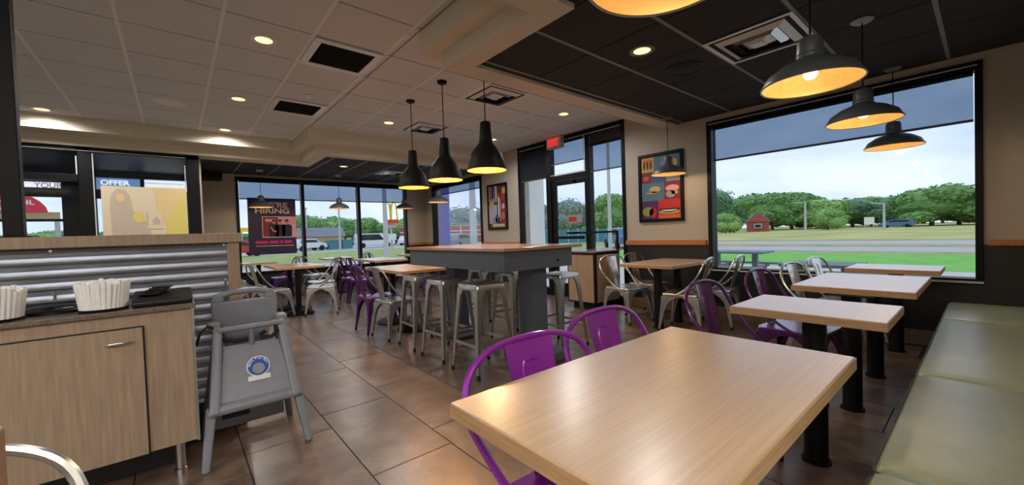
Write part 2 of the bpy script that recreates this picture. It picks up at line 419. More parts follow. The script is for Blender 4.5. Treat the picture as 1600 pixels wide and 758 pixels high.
# roller shades
def shade(label, x=None, y=None, a=0, b=0, z0=0, z1=0, m='shade'):
    t = thing('roller_shade', label, 'blind', ((x, (a+b)/2, z1) if x is not None else ((a+b)/2, y, z1)), 0, 'roller shades at the window heads')
    h = (b-a)/2
    if x is not None:
        B(-.002, .002, -h, h, z0-z1, 0).build('fabric', m, t); B(-.008, .008, -h, h, z0-z1-.022, z0-z1).build('bottom_bar', 'frame_grey', t)
        MB().cyl((0, -h, -.02), (0, h, -.02), .024).build('roller', 'frame_black', t, True)
    else:
        B(-h, h, -.002, .002, z0-z1, 0).build('fabric', m, t); B(-h, h, -.008, .008, z0-z1-.022, z0-z1).build('bottom_bar', 'frame_grey', t)
        MB().cyl((-h, 0, -.02), (h, 0, -.02), .024).build('roller', 'frame_black', t, True)
shade('blue-grey roller shade across the top of the big booth window', x=XW+.02, a=.075, b=2.285, z0=2.05, z1=2.47)
shade('blue-grey roller shade in the window left of the narrow red collage', x=XW+.02, a=7.44, b=9.59, z0=2.26, z1=2.45)
for k, nm in enumerate(('left bay of the front window, above the purple hiring banner', 'middle bay of the front window', 'right bay of the front window, next to the corner')):
    shade('blue-grey roller shade in the '+nm, y=YF+.02, a=bays[k][1]+.01, b=bays[k+1][0]-.01, z0=2.11, z1=2.50)
# storefront with the exit door
d1 = struct('window_4'); FX0, FX1 = XW-.02, XW+.10
for a, b in ((6.04, 6.10), (5.19, 5.31), (4.285, 4.375), (3.60, 3.655)): frame_piece('frame_jamb' if a in (6.04, 3.60) else 'mullion', d1, (FX0, FX1, a, b, 0, 2.80))
frame_piece('frame_head', d1, (FX0, FX1, 3.60, 6.10, 2.80, 2.888)); frame_piece('frame_sill', d1, (FX0, FX1, 5.31, 6.04, 0.002, .14)); frame_piece('frame_sill', d1, (FX0, FX1, 3.655, 4.285, .002, .14))
frame_piece('transom_bar', d1, (FX0, FX1, 4.375, 5.19, 2.11, 2.2))
frame_piece('head_strip', d1, (FX0-.012, FX0, 3.66, 4.80, 2.80, 2.812), 'trim_light', .002); frame_piece('head_strip', d1, (FX0-.012, FX0, 5.32, 6.03, 2.80, 2.812), 'trim_light', .002)
frame_piece('mullion_strip', d1, (FX0-.008, FX0, 4.376, 4.39, 2.21, 2.80), 'trim_light', .002); frame_piece('mullion_strip', d1, (FX0-.008, FX0, 4.39, 5.18, 2.205, 2.217), 'trim_light', .002)
for a, b, c, d in ((5.31, 6.04, .14, 2.80), (3.655, 4.285, .14, 2.80), (4.375, 5.19, 2.2, 2.80)): B(XW+.04, XW+.046, a, b, c, d).build('pane', 'glass', d1)
shade('charcoal roller shade in the bay left of the exit door', x=XW+.005, a=5.32, b=6.03, z0=2.21, z1=2.80, m='shade_dark')
shade('blue-grey roller shade in the bay right of the exit door', x=XW+.005, a=3.665, b=4.275, z0=2.18, z1=2.63)
tag(B(XW+.0, XW+.006, 3.665, 4.275, 2.63, 2.80).build('shade_valance', 'black_wall'), 'black valance above the shade right of the exit door', 'blind')
shade('blue-grey shade in the transom above the exit door', x=XW+.005, a=4.40, b=5.18, z0=2.42, z1=2.80, m='shade')
dr = struct('door_1'); DX0, DX1 = XW+.0, XW+.05
frame_piece('stile', dr, (DX0, DX1, 5.085, 5.185, .01, 2.10)); frame_piece('stile', dr, (DX0, DX1, 4.38, 4.41, .01, 2.10))
frame_piece('top_rail', dr, (DX0, DX1, 4.41, 5.085, 2.02, 2.10)); frame_piece('bottom_rail', dr, (DX0, DX1, 4.41, 5.085, .01, .25))
frame_piece('push_bar', dr, (DX0-.06, DX0-.02, 4.42, 5.08, 1.05, 1.10)); frame_piece('closer', dr, (DX0-.05, DX0, 4.62, 4.86, 2.03, 2.08))
B(XW+.02, XW+.026, 4.41, 5.085, .25, 2.02).build('pane', 'glass', dr)
dc = B(XW+.014, XW+.019, 4.50, 4.82, 1.33, 1.47).build('decal', 'p_grey', dr); B(XW+.010, XW+.0135, 4.62, 4.80, 1.36, 1.44).build('decal_red', 'p_red', dc)
# left storefront (dark framed glazing behind the half wall)
d2 = struct('window_5'); ya, yb = YS-.0, YS+.12
for a, b in ((-.98, -.845), (.17, .33), (-2.3, -2.2), (-3.6, -3.5)): frame_piece('mullion', d2, (a, b, ya, yb, .5, 2.57))
frame_piece('frame_head', d2, (-4, .33, ya, yb, 2.50, 2.568)); frame_piece('transom_bar', d2, (-2.2, -.98, ya, yb, 2.10, 2.19))
frame_piece('head_strip', d2, (-4, .17, ya-.01, ya, 2.512, 2.522), 'trim_light', .002)
frame_piece('mullion_strip', d2, (-.842, -.828, ya-.006, ya, .5, 2.49), 'trim_light', .002); frame_piece('mullion_strip', d2, (-1.0, -.985, ya-.006, ya, 2.19, 2.44), 'trim_light', .002)
frame_piece('mullion_strip', d2, (.15, .162, ya-.006, ya, .9, 2.40), 'trim_light', .002)
for a, b, c, d in ((-.845, .17, .5, 2.50), (-2.2, -.98, .5, 2.10), (-2.2, -.98, 2.19, 2.50)): B(a, b, YS+.05, YS+.056, c, d).build('pane', 'glass_tint' if c > 2 else 'glass', d2)
# vestibule behind it: dark soffit, far posts and beams
vb = struct('vestibule_frame')
B(-3.2, .33, YS+.13, YF, 2.52, 2.58).build('vestibule_ceiling', 'frame_black', vb)
for b in ((-3.2, -1.44, YF-.05, YF+.05, 2.30, 2.52), (-1.44, -1.03, YF-.05, YF+.05, 0, 2.52), (-1.03, .33, YF-.05, YF+.05, 2.415, 2.52), (-.455, -.40, YF-.05, YF+.05, 2.20, 2.415),
          (-3.2, -1.44, YF-.05, YF+.05, 2.05, 2.20), (-1.03, .33, YF-.05, YF+.05, 2.04, 2.20), (.16, .33, YF-.05, YF+.05, 0, 2.04), (-3.2, -1.44, YF-.05, YF+.05, 1.64, 1.68)):
    B(*b).build('beam', 'frame_black', vb)

# ------------------------------------------------------------------ tables
def post_table(name, x0, x1, y0, y1, posts, label, z=.776, topm='oak', edge=.038):
    t = thing(name, label, 'table', ((x0+x1)/2, (y0+y1)/2, 0), 0, 'wooden dining tables')
    dx, dy = (x1-x0)/2, (y1-y0)/2
    B(-dx, dx, -dy, dy, z-edge, z).build('tabletop', topm, t, bevel=.004)
    eb = .0015
    for b in ((-dx-eb, dx+eb, -dy-eb, -dy), (-dx-eb, dx+eb, dy, dy+eb), (-dx-eb, -dx, -dy, dy), (dx, dx+eb, -dy, dy)): B(*b, z-edge, z-.004).build('edge_band', 'oak_edge', t)
    for (px, py) in posts:
        px -= (x0+x1)/2; py -= (y0+y1)/2
        p = MB().cyl((px, py, .012), (px, py, z-edge-.006), .05, seg=20).build('post', 'black_metal', t, True)
        MB().cyl((px, py, .001), (px, py, .012), .062, seg=20).build('floor_flange', 'black_metal', p, True)
        B(px-.12, px+.12, py-.12, py+.12, z-edge-.007, z-edge-.001).build('mounting_plate', 'black_metal', p)
    return t
post_table('dining_table', .505, 1.577, .26, .858, [(.80, .555), (1.30, .555)], 'long light oak table nearest the camera beside the green bench')
post_table('dining_table', 2.18, 2.66, .26, .858, [(2.41, .555)], 'narrow oak table, second along the green bench')
post_table('dining_table', 3.18, 4.12, .26, .858, [(3.25, .555), (4.06, .555)], 'longer oak table, third along the green bench, two black posts')
post_table('dining_table', 4.60, 5.14, .24, .83, [(4.98, .535)], 'small oak table at the end of the bench under the window sill')
post_table('dining_table', 4.08, 5.10, 2.19, 2.86, [(4.36, 2.52), (4.82, 2.52)], 'oak table with four bare metal chairs by the black wainscot')
def dome_table(x0, x1, y0, y1, bases, label):
    t = thing('dining_table', label, 'table', ((x0+x1)/2, (y0+y1)/2, 0), 0, 'wooden dining tables')
    dx, dy, z = (x1-x0)/2, (y1-y0)/2, .776
    B(-dx, dx, -dy, dy, z-.036, z).build('tabletop', 'oak', t, bevel=.004)
    for b in ((-dx-.0015, dx+.0015, -dy-.0015, -dy), (-dx-.0015, -dx, -dy, dy)): B(*b, z-.036, z-.004).build('edge_band', 'oak_edge', t)
    for (px, py) in bases:
        px -= (x0+x1)/2; py -= (y0+y1)/2
        p = MB().cyl((px, py, .06), (px, py, z-.036), .04, seg=16).build('post', 'black_metal', t, True)
        MB().lathe([(0.001, .09), (.05, .085), (.12, .07), (.2, .04), (.225, .015), (.225, .001), (.001, .001)], (px, py, 0), 24).build('domed_base', 'black_metal', p, True)
dome_table(2.03, 2.66, 4.48, 5.66, [(2.32, 4.75), (2.3, 5.36)], 'oak table beyond the tall bar, one purple and one metal chair beside it')
dome_table(1.15, 1.83, 6.90, 8.05, [(1.48, 7.15), (1.48, 7.75)], 'oak table with metal chairs behind the high chair')
dome_table(2.72, 3.34, 7.05, 8.15, [(3.0, 7.3), (3.0, 7.9)], 'oak table ringed by purple chairs beyond the bar')
dome_table(.95, 1.52, 9.0, 9.6, [(1.24, 9.3)], 'small oak table at the front glass below the hiring banner')
dome_table(2.42, 2.98, 8.95, 9.6, [(2.7, 9.28)], 'small oak table at the middle bay of the front window')
dome_table(4.0, 4.62, 8.3, 9.0, [(4.3, 8.65)], 'small oak table near the front corner pier')

# ------------------------------------------------------------------ tall bar
bar = thing('bar_table', 'tall communal bar table, brown wooden top on a slate grey apron and legs', 'bar table', (2.555, 3.41, 0))
B(-.525, .45, -.89, .89, 1.035, 1.065).build('tabletop', 'bar_wood', bar, bevel=.005)
for b in ((-.50, .33, -.86, -.81), (-.50, .33, .81, .86), (-.50, -.45, -.81, .81), (.28, .33, -.81, .81)): B(*b, .865, 1.034).build('apron', 'slate', bar, bevel=.003)
for y in (-.66, .66): B(-.10, .08, y-.10, y+.10, .112, 1.03).build('leg', 'slate', bar, bevel=.004); B(-.20, .18, y-.25, y+.25, .001, .112).build('foot_block', 'slate', bar, bevel=.03, seg=4)
MB().cyl((.13, -.861, .93), (.13, -.868, .93), .013, seg=12).build('bolt', 'black_metal', bar)

# ------------------------------------------------------------------ stools and chairs
def leg_mesh(levels, sx, sy, t=.012):
    """L-section leg: levels of (z, corner x, corner y, arm width)"""
    loops = []
    for z, cx, cy, wd in levels:
        wd = max(wd, t*1.2)
        pts = [(0, 0), (-wd, 0), (-wd, -t), (-t, -t), (-t, -wd), (0, -wd)]
        loops.append([(sx*(cx+p[0]), sy*(cy+p[1]), z) for p in pts])
    return MB().loft(loops)
def rsq(hx, hy, r, z, n=5):
    o = []
    for cx, cy, a0 in ((hx-r, hy-r, 0), (-hx+r, hy-r, PI/2), (-hx+r, -hy+r, PI), (hx-r, -hy+r, 1.5*PI)):
        for k in range(n+1):
            a = a0+PI/2*k/n; o.append((cx+r*math.cos(a), cy+r*math.sin(a), z))
    return o
def make_stool():
    t = thing('bar_stool', 'x', 'stool', group='metal bar stools around the tall bar')
    st = MB().loft([rsq(.155, .155, .03, .715), rsq(.155, .155, .03, .75), rsq(.150, .150, .03, .76), rsq(.135, .135, .025, .756), rsq(.06, .02, .015, .752)]).build('seat', 'gunmetal', t, True)
    B(-.045, .045, -.012, .012, .7525, .7545).build('hand_slot', 'black_metal', st)
    for sx in (-1, 1):
        for sy in (-1, 1):
            l = leg_mesh([(.725, .153, .153, .10), (.66, .158, .158, .06), (.55, .165, .165, .05), (.03, .205, .205, .024)], sx, sy).build('leg', 'gunmetal', t, bevel=.003)
            MB().cyl((sx*.197, sy*.197, .0), (sx*.196, sy*.196, .04), .016, .014, 10).build('rubber_foot', 'rubber', l)
    for s in (-1, 1):
        B(-.175, .175, s*.178-.004, s*.178+.004, .275, .30).build('brace', 'gunmetal', t); B(s*.178-.004, s*.178+.004, -.175, .175, .245, .27).build('brace', 'gunmetal', t)
    return t
su = []; stool = make_stool()
for x, y, rz, lab in ((2.035, 2.86, 0, 'metal bar stool nearest the purple chairs, on the near side of the tall bar'), (2.035, 3.43, .03, 'metal bar stool, middle one on the near side of the tall bar'),
                      (2.035, 3.98, -.04, 'metal bar stool, farthest one on the near side of the tall bar'),
                      (3.02, 2.86, .05, 'metal bar stool on the far side of the tall bar, right of the slate leg'), (2.93, 3.47, 0, 'metal bar stool on the far side of the tall bar, left of the slate leg'),
                      (3.0, 4.12, -.03, 'metal bar stool on the far side of the tall bar, partly hidden behind the others')):
    place(stool, su, (x, y, 0), rz, lab)
def arc_pts():
    L = [(.195, .05, .435), (.215, -.05, .50), (.238, -.15, .60), (.252, -.21, .68), (.24, -.245, .755), (.205, -.262, .81), (.14, -.275, .845), (.07, -.28, .857), (0, -.282, .860)]
    P = [Vector(p) for p in L]; full_ = [Vector((-p.x, p.y, p.z)) for p in P] + list(reversed(P[:-1]))
    # Catmull-Rom smoothing
    o = []
    for i in range(len(full_)-1):
        a, b, c, d = full_[max(i-1, 0)], full_[i], full_[i+1], full_[min(i+2, len(full_)-1)]
        for k in range(4):
            s = k/4; o.append(.5*((2*b)+(-a+c)*s+(2*a-5*b+4*c-d)*s*s+(-a+3*b-3*c+d)*s**3))
    o.append(full_[-1]); return o
def make_chair(cm, kindlabel):
    t = thing('metal_chair', kindlabel, 'chair', group='sheet metal cafe chairs')
    MB().loft([rsq(.205, .20, .045, .415), rsq(.21, .205, .05, .445), rsq(.205, .20, .05, .455), rsq(.185, .18, .05, .452), rsq(.10, .10, .05, .447), rsq(.02, .02, .01, .446)]).build('seat', cm, t, True)
    MB().tube(arc_pts(), .0105, 8).build('back_frame', cm, t, True)
    # splat: bent plate from the seat to the top of the frame
    sec = [(.455, -.185, .066), (.55, -.205, .072), (.65, -.228, .079), (.75, -.255, .086), (.82, -.272, .091), (.853, -.280, .092)]
    mb = MB(); loops = []
    for z, y, hw in sec: loops.append([(-hw, y+.010, z), (-hw*.4, y, z), (hw*.4, y, z), (hw, y+.010, z), (hw, y+.006, z), (hw*.4, y-.004, z), (-hw*.4, y-.004, z), (-hw, y+.006, z)])
    sp = mb.loft(loops).build('splat', cm, t, True)
    em = [(-.036, -.222, .60), (-.036, -.250, .72), (-.034, -.262, .765), (-.026, -.267, .785), (0, -.268, .79), (.026, -.267, .785), (.034, -.262, .765), (.036, -.250, .72), (.036, -.222, .60)]
    MB().tube([(p[0], p[1]+.0045, p[2]) for p in em], .0045, 6).build('pressed_rib', cm, sp, True)
    for sx in (-1, 1):
        for sy in (-1, 1):
            l = leg_mesh([(.425, .205, .20, .19), (.405, .207, .203, .155), (.37, .209, .206, .105), (.32, .211, .21, .068), (.25, .214, .216, .048), (.03, .228, .238, .024)], sx, sy).build('leg', cm, t, bevel=.003)
            MB().cyl((sx*.220, sy*.230, 0), (sx*.219, sy*.228, .04), .015, .013, 10).build('rubber_foot', 'rubber', l)
    return t
protos = {k: (make_chair(k, 'x'), []) for k in ('purple', 'purple_dark', 'steel', 'gunmetal')}
def chair(kind, x, y, facing, label):
    """facing: angle of the sitting direction, degrees from +X"""
    p, u = protos[kind]; o = place(p, u, (x, y, 0), math.radians(facing-90), label); o.scale = (1.1, 1.05, .98) if kind == 'purple' or x < -.2 else (.98, 1.0, .98)
chair('purple', .875, .70, 268, 'bright purple chair nearest the camera, tucked under the long oak table')
chair('purple', 1.41, .80, 271, 'bright purple chair at the far corner of the long oak table')
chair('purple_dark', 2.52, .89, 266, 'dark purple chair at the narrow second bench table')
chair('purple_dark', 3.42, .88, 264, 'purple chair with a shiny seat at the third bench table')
chair('steel', 4.12, .85, 262, 'bare metal chair at the third bench table, nearer the window')
chair('steel', 4.92, .86, 262, 'bare metal chair at the last small bench table by the glass')
chair('steel', 4.47, 3.02, 262, 'bare metal chair at the door side of the wainscot table, nearer the camera')
chair('gunmetal', 5.0, 3.02, 268, 'bare metal chair at the door side of the wainscot table, against the wall')
chair('steel', 4.45, 2.24, 100, 'bare metal chair with its back to the booths at the wainscot table, nearer the camera')
chair('steel', 4.98, 2.12, 96, 'bare metal chair with its back to the booths at the wainscot table, nearest the window')
chair('gunmetal', 2.02, 4.60, 4, 'bare metal chair at the table beyond the bar, next to the stools')
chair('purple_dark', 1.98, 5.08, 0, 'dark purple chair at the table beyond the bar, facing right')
chair('gunmetal', 1.10, 7.08, 12, 'dark metal chair behind the high chair, its back to the half wall')
chair('gunmetal', 1.78, 6.92, 160, 'metal chair facing left at the table behind the high chair')
chair('steel', .92, 7.75, 0, 'metal chair close to the wall pier at the table behind the high chair')
chair('steel', 1.98, 7.72, 178, 'metal chair facing left in the second row behind the high chair')
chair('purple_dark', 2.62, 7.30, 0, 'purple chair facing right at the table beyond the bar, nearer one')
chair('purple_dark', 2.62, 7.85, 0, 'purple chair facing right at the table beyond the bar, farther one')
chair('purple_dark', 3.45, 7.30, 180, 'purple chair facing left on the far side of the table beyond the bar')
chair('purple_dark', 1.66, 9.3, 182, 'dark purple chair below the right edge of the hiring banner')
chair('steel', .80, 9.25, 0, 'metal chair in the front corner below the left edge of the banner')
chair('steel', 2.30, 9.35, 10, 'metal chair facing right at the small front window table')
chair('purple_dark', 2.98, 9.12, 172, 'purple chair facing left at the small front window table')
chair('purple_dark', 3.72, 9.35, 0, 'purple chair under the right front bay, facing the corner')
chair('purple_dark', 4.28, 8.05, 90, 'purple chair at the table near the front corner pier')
# chair at the left edge and the wooden panel before it
chair('steel', -.43, .885, 270, 'bare metal chair cut off at the lower left corner')
pn = thing('booth_panel', 'tan wooden divider panel, only its edge showing at the far left', 'panel', (-.44, .80, 0))
B(-.25, .262, -.018, .018, .02, .965).build('board', 'oak_edge', pn, bevel=.004); B(-.25, .24, -.016, .016, .001, .02).build('plinth', 'black_metal', pn)

# ------------------------------------------------------------------ green bench
bn = thing('bench', 'long olive green vinyl booth bench along the right wall', 'bench', (3.1, 0, 0))
B(-2.5, 2.24, -.38, .15, .001, .33).build('base', 'black_wall', bn)
for a, b in ((.5, 1.60), (1.61, 2.755), (2.765, 4.385), (4.395, 5.335)):
    mb = MB(); hx, hy = (b-a)/2-.002, .295
    mb.loft([rsq(hx-.012, hy-.012, .02, .33), rsq(hx, hy, .028, .35), rsq(hx, hy, .028, .415), rsq(hx-.012, hy-.012, .03, .436), rsq(hx-.05, hy-.05, .03, .443)])
    o = mb.build('cushion', 'vinyl', bn, True, loc=((a+b)/2-3.1, -.065, 0))
    MB().tube([p for p in rsq(hx+.0005, hy+.0005, .028, .418)], .004, 6, True).build('piping', 'vinyl_dark', o, True)
B(-2.5, 2.24, -.415, -.37, .44, .95).build('backrest', 'vinyl', bn, bevel=.015)

# ------------------------------------------------------------------ half wall with corrugated metal
hw = struct('half_wall')
B(-2.6, .25, 3.17, 3.27, .004, 1.19).build('core', 'wall', hw)
mb = MB(); loops = []; z = .2; n = int((1.19-.2)/.066*12)
for k in range(n+1):
    zz = .2+(1.19-.2)*k/n; ph = (zz-.2)/.066*2*PI; s = math.sin(ph); s = 2/PI*math.asin(.985*s); y = 3.150+.0145*s
    loops.append([(-2.6, y, zz), (.25, y, zz)])
mb.loft(loops, closed=False); mb.build('corrugated_sheet', 'galv', hw, True)
for x in (.235, -.5, -1.2):
    for zz in (1.175, .955, .56): MB().cyl((x, 3.150, zz), (x, 3.138, zz), .007, seg=8).build('screw', 'chrome', hw)
B(.25, .315, 3.13, 3.29, .004, 1.19).build('end_post', 'oak_panel', hw, bevel=.003)
B(-2.6, .33, 3.11, 3.31, 1.19, 1.25).build('cap', 'oak_panel', hw, bevel=.004)
B(-2.6, .25, 3.145, 3.17, .004, .2).build('kick', 'black_wall', hw)
pp = thing('ceiling_post', 'slim black post rising from the half wall cap to the ceiling', 'post', (-.625, 3.2, 1.25))
B(-.034, .034, -.034, .034, .008, 1.635).build('shaft', 'black_metal', pp, bevel=.004); B(-.07, .07, -.07, .07, .0005, .008).build('base_plate', 'black_metal', pp)

# ------------------------------------------------------------------ condiment counter
cb = thing('condiment_cabinet', 'wood-grain condiment cabinet with a stone top against the corrugated half wall', 'cabinet', (-.9, 2.86, 0))
B(-1.2, .945, -.255, .235, .19, .866).build('body', 'oak_panel', cb, bevel=.002)
B(.945, .957, -.258, .238, .185, .866).build('edge_trim', 'galv', cb)
ctop = B(-1.22, .965, -.275, .242, .866, .888).build('worktop', 'granite', cb, bevel=.003)
B(-.9, .768, -.262, -.255, .192, .806).build('door_gap', 'p_black', cb)
dd = B(-.9, .762, -.272, -.262, .192, .800).build('door', 'oak_panel', cb, bevel=.001)
MB().tube([(.64, -.272, .742), (.64, -.292, .742), (.648, -.298, .742), (.712, -.298, .742), (.72, -.292, .742), (.72, -.272, .742)], .005, 8).build('handle', 'chrome', dd, True)
for x in (.875, -.2, -1.1): MB().lathe([(.001, .0), (.026, 0), (.026, .03), (.022, .034), (.022, .19)], (x, -.16, 0), 20).build('leg', 'chrome', cb, True)
B(-1.2, .9, .0, .22, .004, .185).build('toe_kick', 'black_wall', cb)
ZC = .8885
def straw_caddy(x, y, label, n=46):
    t = thing('straw_caddy', label, 'straw holder', (x, y, ZC), 0, 'white wrapped straws on the counter')
    MB().lathe([(.001, .0), (.084, 0), (.086, .006), (.088, .012), (.08, .012), (.001, .01)], (0, 0, 0), 28).build('base_ring', 'black_plastic', t, True)
    MB().lathe([(.0835, .012), (.094, .115)], (0, 0, 0), 28).build('tumbler', 'glass', t, True)
    sm = []
    for k in range(n):
        ring = k < 30
        a = 2*PI*k/30 if ring else random.uniform(0, 2*PI); r = .074 if ring else random.uniform(.01, .055); tilt = random.uniform(.0, .07)
        h = random.uniform(.122, .148)
        p0 = (r*math.cos(a), r*math.sin(a), .012); q = r*1.13+.004
        p1 = (q*math.cos(a+tilt), q*math.sin(a+tilt), h)
        MB().tube([p0, p1], .0088, 6).build('straw', 'white_paper', t)
    return t
straw_caddy(-.272, 2.70, 'tumbler of white paper-wrapped straws in the middle of the counter')
straw_caddy(-.60, 2.70, 'tumbler of white paper-wrapped straws at the left edge of the counter')
ld = thing('lid_tray', 'low black plastic lid dispenser at the right end of the counter', 'dispenser', (-.06, 2.76, ZC))
MB().prism([(-.125, 0), (.14, 0), (.14, .05), (.10, .062), (-.10, .034), (-.125, .026)], 'x', -.115, .115).build('body', 'black_plastic', ld, bevel=.008)
for k in range(5): MB().lathe([(.001, .0), (.04, 0), (.044, .004), (.04, .008), (.001, .006)], (-.05+.012*k, .0+.012*k, .048+.007*k), 20).build('lid', 'rubber', ld, True)
cr_ = thing('condiment_ring', 'black round waste opening set into the counter between the straws', 'ring', (-.44, 2.84, ZC))
MB().lathe([(.118, .0), (.118, .012), (.108, .018), (.092, .012), (.088, .0)], (0, 0, 0), 32).build('rim', 'black_plastic', cr_, True)
MB().cyl((0, 0, .0004), (0, 0, .002), .09, seg=32).build('opening', 'vent_dark', cr_); MB().cyl((.03, .02, .002), (.03, .02, .014), .02, seg=14).build('inner_cap', 'chrome', cr_, True)

# ------------------------------------------------------------------ high chair
hc = thing('high_chair', 'grey plastic child high chair with black straps beside the cabinet', 'high chair', (.315, 2.84, 0), .0)
def slab(p, q, wd, th, ref=(1, 0, 0)):
    """tapered bar from p to q; wd=(w0,w1) along ref, th along the other direction"""
    p, q = Vector(p), Vector(q); d = (q-p).normalized(); a = Vector(ref); a = (a-d*a.dot(d)).normalized(); b = d.cross(a)
    mk = lambda c, w_, t_: [tuple(c+a*w_+b*t_), tuple(c-a*w_+b*t_), tuple(c-a*w_-b*t_), tuple(c+a*w_-b*t_)]
    return MB().loft([mk(p, wd[0]/2, th/2), mk(q, wd[1]/2, th/2)])
for s in (-1, 1):
    slab((s*.245, -.235, .0), (s*.205, -.175, .31), (.034, .05), .05).build('front_leg', 'grey_plastic', hc, bevel=.01)
    slab((s*.195, -.20, .27), (s*.155, -.045, .70), (.05, .045), .085).build('side_rail', 'grey_plastic', hc, bevel=.014)
    slab((s*.235, .245, .0), (s*.15, .0, .66), (.034, .045), .06).build('rear_leg', 'grey_plastic_dark', hc, bevel=.01)
# front shield (leaning) and the bulging lip below it
sh = MB().loft([[(-.185, -.205, .275), (.185, -.205, .275), (.185, -.15, .275), (-.185, -.15, .275)], [(-.182, -.20, .33), (.182, -.20, .33), (.182, -.17, .33), (-.182, -.17, .33)],
                [(-.14, -.075, .60), (.14, -.075, .60), (.14, -.05, .60), (-.14, -.05, .60)]]).build('front_shield', 'grey_plastic', hc, bevel=.008)
MB().loft([[(-.225, -.225, .27), (.225, -.225, .27), (.22, -.12, .27), (-.22, -.12, .27)], [(-.225, -.232, .30), (.225, -.232, .30), (.21, -.14, .30), (-.21, -.14, .30)],
           [(-.20, -.212, .325), (.20, -.212, .325), (.195, -.15, .325), (-.195, -.15, .325)]]).build('front_lip', 'grey_plastic', hc, bevel=.012)
B(-.15, .15, -.06, .13, .44, .47).build('seat_pan', 'grey_plastic_dark', hc, bevel=.01)
# back panel with a hand slot: frame pieces around the slot
bk = MB(); yb0, yb1 = .10, .135
bk.prism([(-.10, .47), (.10, .47), (.125, .68), (.165, .70), (.172, .835), (-.172, .835), (-.165, .70), (-.125, .68)], 'y', yb0, yb1)
back = bk.build('back_panel', 'grey_plastic', hc, bevel=.01)
MB().prism([(-.172, .83), (-.115, .83), (-.105, .85), (-.12, .89), (-.155, .88)], 'y', yb0, yb1).build('back_horn', 'grey_plastic', hc, bevel=.008)
MB().prism([(.172, .83), (.115, .83), (.105, .85), (.12, .89), (.155, .88)], 'y', yb0, yb1).build('back_horn', 'grey_plastic', hc, bevel=.008)
MB().tube([(-.13, .118, .872), (-.06, .118, .888), (.06, .118, .888), (.13, .118, .872)], .018, 10).build('top_grip', 'grey_plastic', hc, True)
MB().tube([(-.165, .06, .70), (-.172, -.03, .70), (-.15, -.085, .70), (0, -.10, .702), (.15, -.085, .70), (.172, -.03, .70), (.165, .06, .70)], .016, 10).build('restraint_bar', 'grey_plastic', hc, True)
MB().tube([(0, -.098, .70), (0, -.075, .60)], [.012, .016], 10).build('crotch_post', 'grey_plastic', hc, True)
for s in (-1, 1): MB().loft([rsq(.03, .06, .015, .70), rsq(.03, .06, .015, .735)]).build('armrest', 'grey_plastic', hc, bevel=.006, loc=(s*.168, .02, 0))
slab((-.20, .235, .10), (.20, .235, .10), (.012, .012), .14, (0, 1, 0)).build('rear_crossbar', 'grey_plastic', hc, bevel=.004)
B(-.16, -.03, -.135, -.128, .215, .245).build('slot', 'p_black', hc)
MB().tube([(-.17, -.04, .71), (-.20, -.07, .73), (-.235, -.09, .70), (-.25, -.09, .64)], .007, 6).build('strap', 'strap', hc, True)
MB().tube([(-.14, -.06, .675), (-.12, -.09, .645), (-.08, -.098, .632), (-.02, -.098, .634)], .014, 6).build('strap', 'strap', hc, True)
MB().tube([(.13, -.05, .69), (.132, -.092, .65), (.10, -.10, .625), (.05, -.10, .628), (.045, -.095, .648), (.07, -.09, .66)], .012, 6).build('strap', 'strap', hc, True)
# sticker: blue oval with a white ring, lettering, white strip (the mascot is left out)
ang = math.atan2(.125, .27)
stk = bpy.data.objects.new('sticker', MB().cyl((0, 0, 0), (0, 0, .002), .058, seg=32).mesh('sticker')); C.objects.link(stk); stk.parent = hc; stk.data.materials.append(M['white'])
stk.location = (.02, -.1405, .475); stk.rotation_euler = (PI/2-ang, 0, 0)
MB().cyl((0, 0, .002), (0, 0, .003), .052, seg=32).build('blue_field', 'p_logo', stk); MB().cyl((0, -.012, .003), (0, -.012, .0034), .03, seg=24).build('grey_field', 'p_grey', stk)
B(-.055, .055, -.078, -.05, .0, .0026).build('white_strip', 'white', stk)
for i, ch in enumerate('Koala Bear Kare'):
    if ch == ' ': continue
    a = math.radians(168-i*11.1); text(ch, .016, 'white', stk, (.040*math.cos(a), .040*math.sin(a), .0032), (0, 0, a-PI/2), bold=.0006, depth=.0002, align='CENTER')

# ------------------------------------------------------------------ waste bin by the door
bi = thing('waste_bin', 'tan panelled waste bin with black edges and a tray rail beside the exit door', 'bin', (4.97, 3.97, 0))
B(-.32, .28, -.30, .24, .10, .855).build('carcass', 'black_metal', bi, bevel=.004)
B(-.326, -.32, -.265, .215, .125, .825).build('side_panel', 'oak_panel', bi); B(-.285, .25, -.306, -.30, .125, .825).build('front_panel', 'oak_panel', bi)
B(-.335, .29, -.315, .25, .855, .88).build('top', 'granite', bi, bevel=.004)
B(-.26, .22, -.22, .18, .002, .10).build('plinth', 'black_metal', bi)
B(-.32, -.288, -.012, .22, 1.145, 1.172).build('tray_rail', 'black_metal', bi); 
for b in ((-.32, .27, -.30, -.272, 1.145, 1.172), (.242, .27, -.30, -.272, .88, 1.145), (-.32, -.292, -.272, .24, 1.145, 1.172), (.242, .27, .21, .24, .88, 1.172), (-.292, .27, .21, .24, 1.145, 1.172)): B(*b).build('tray_rail', 'black_metal', bi)

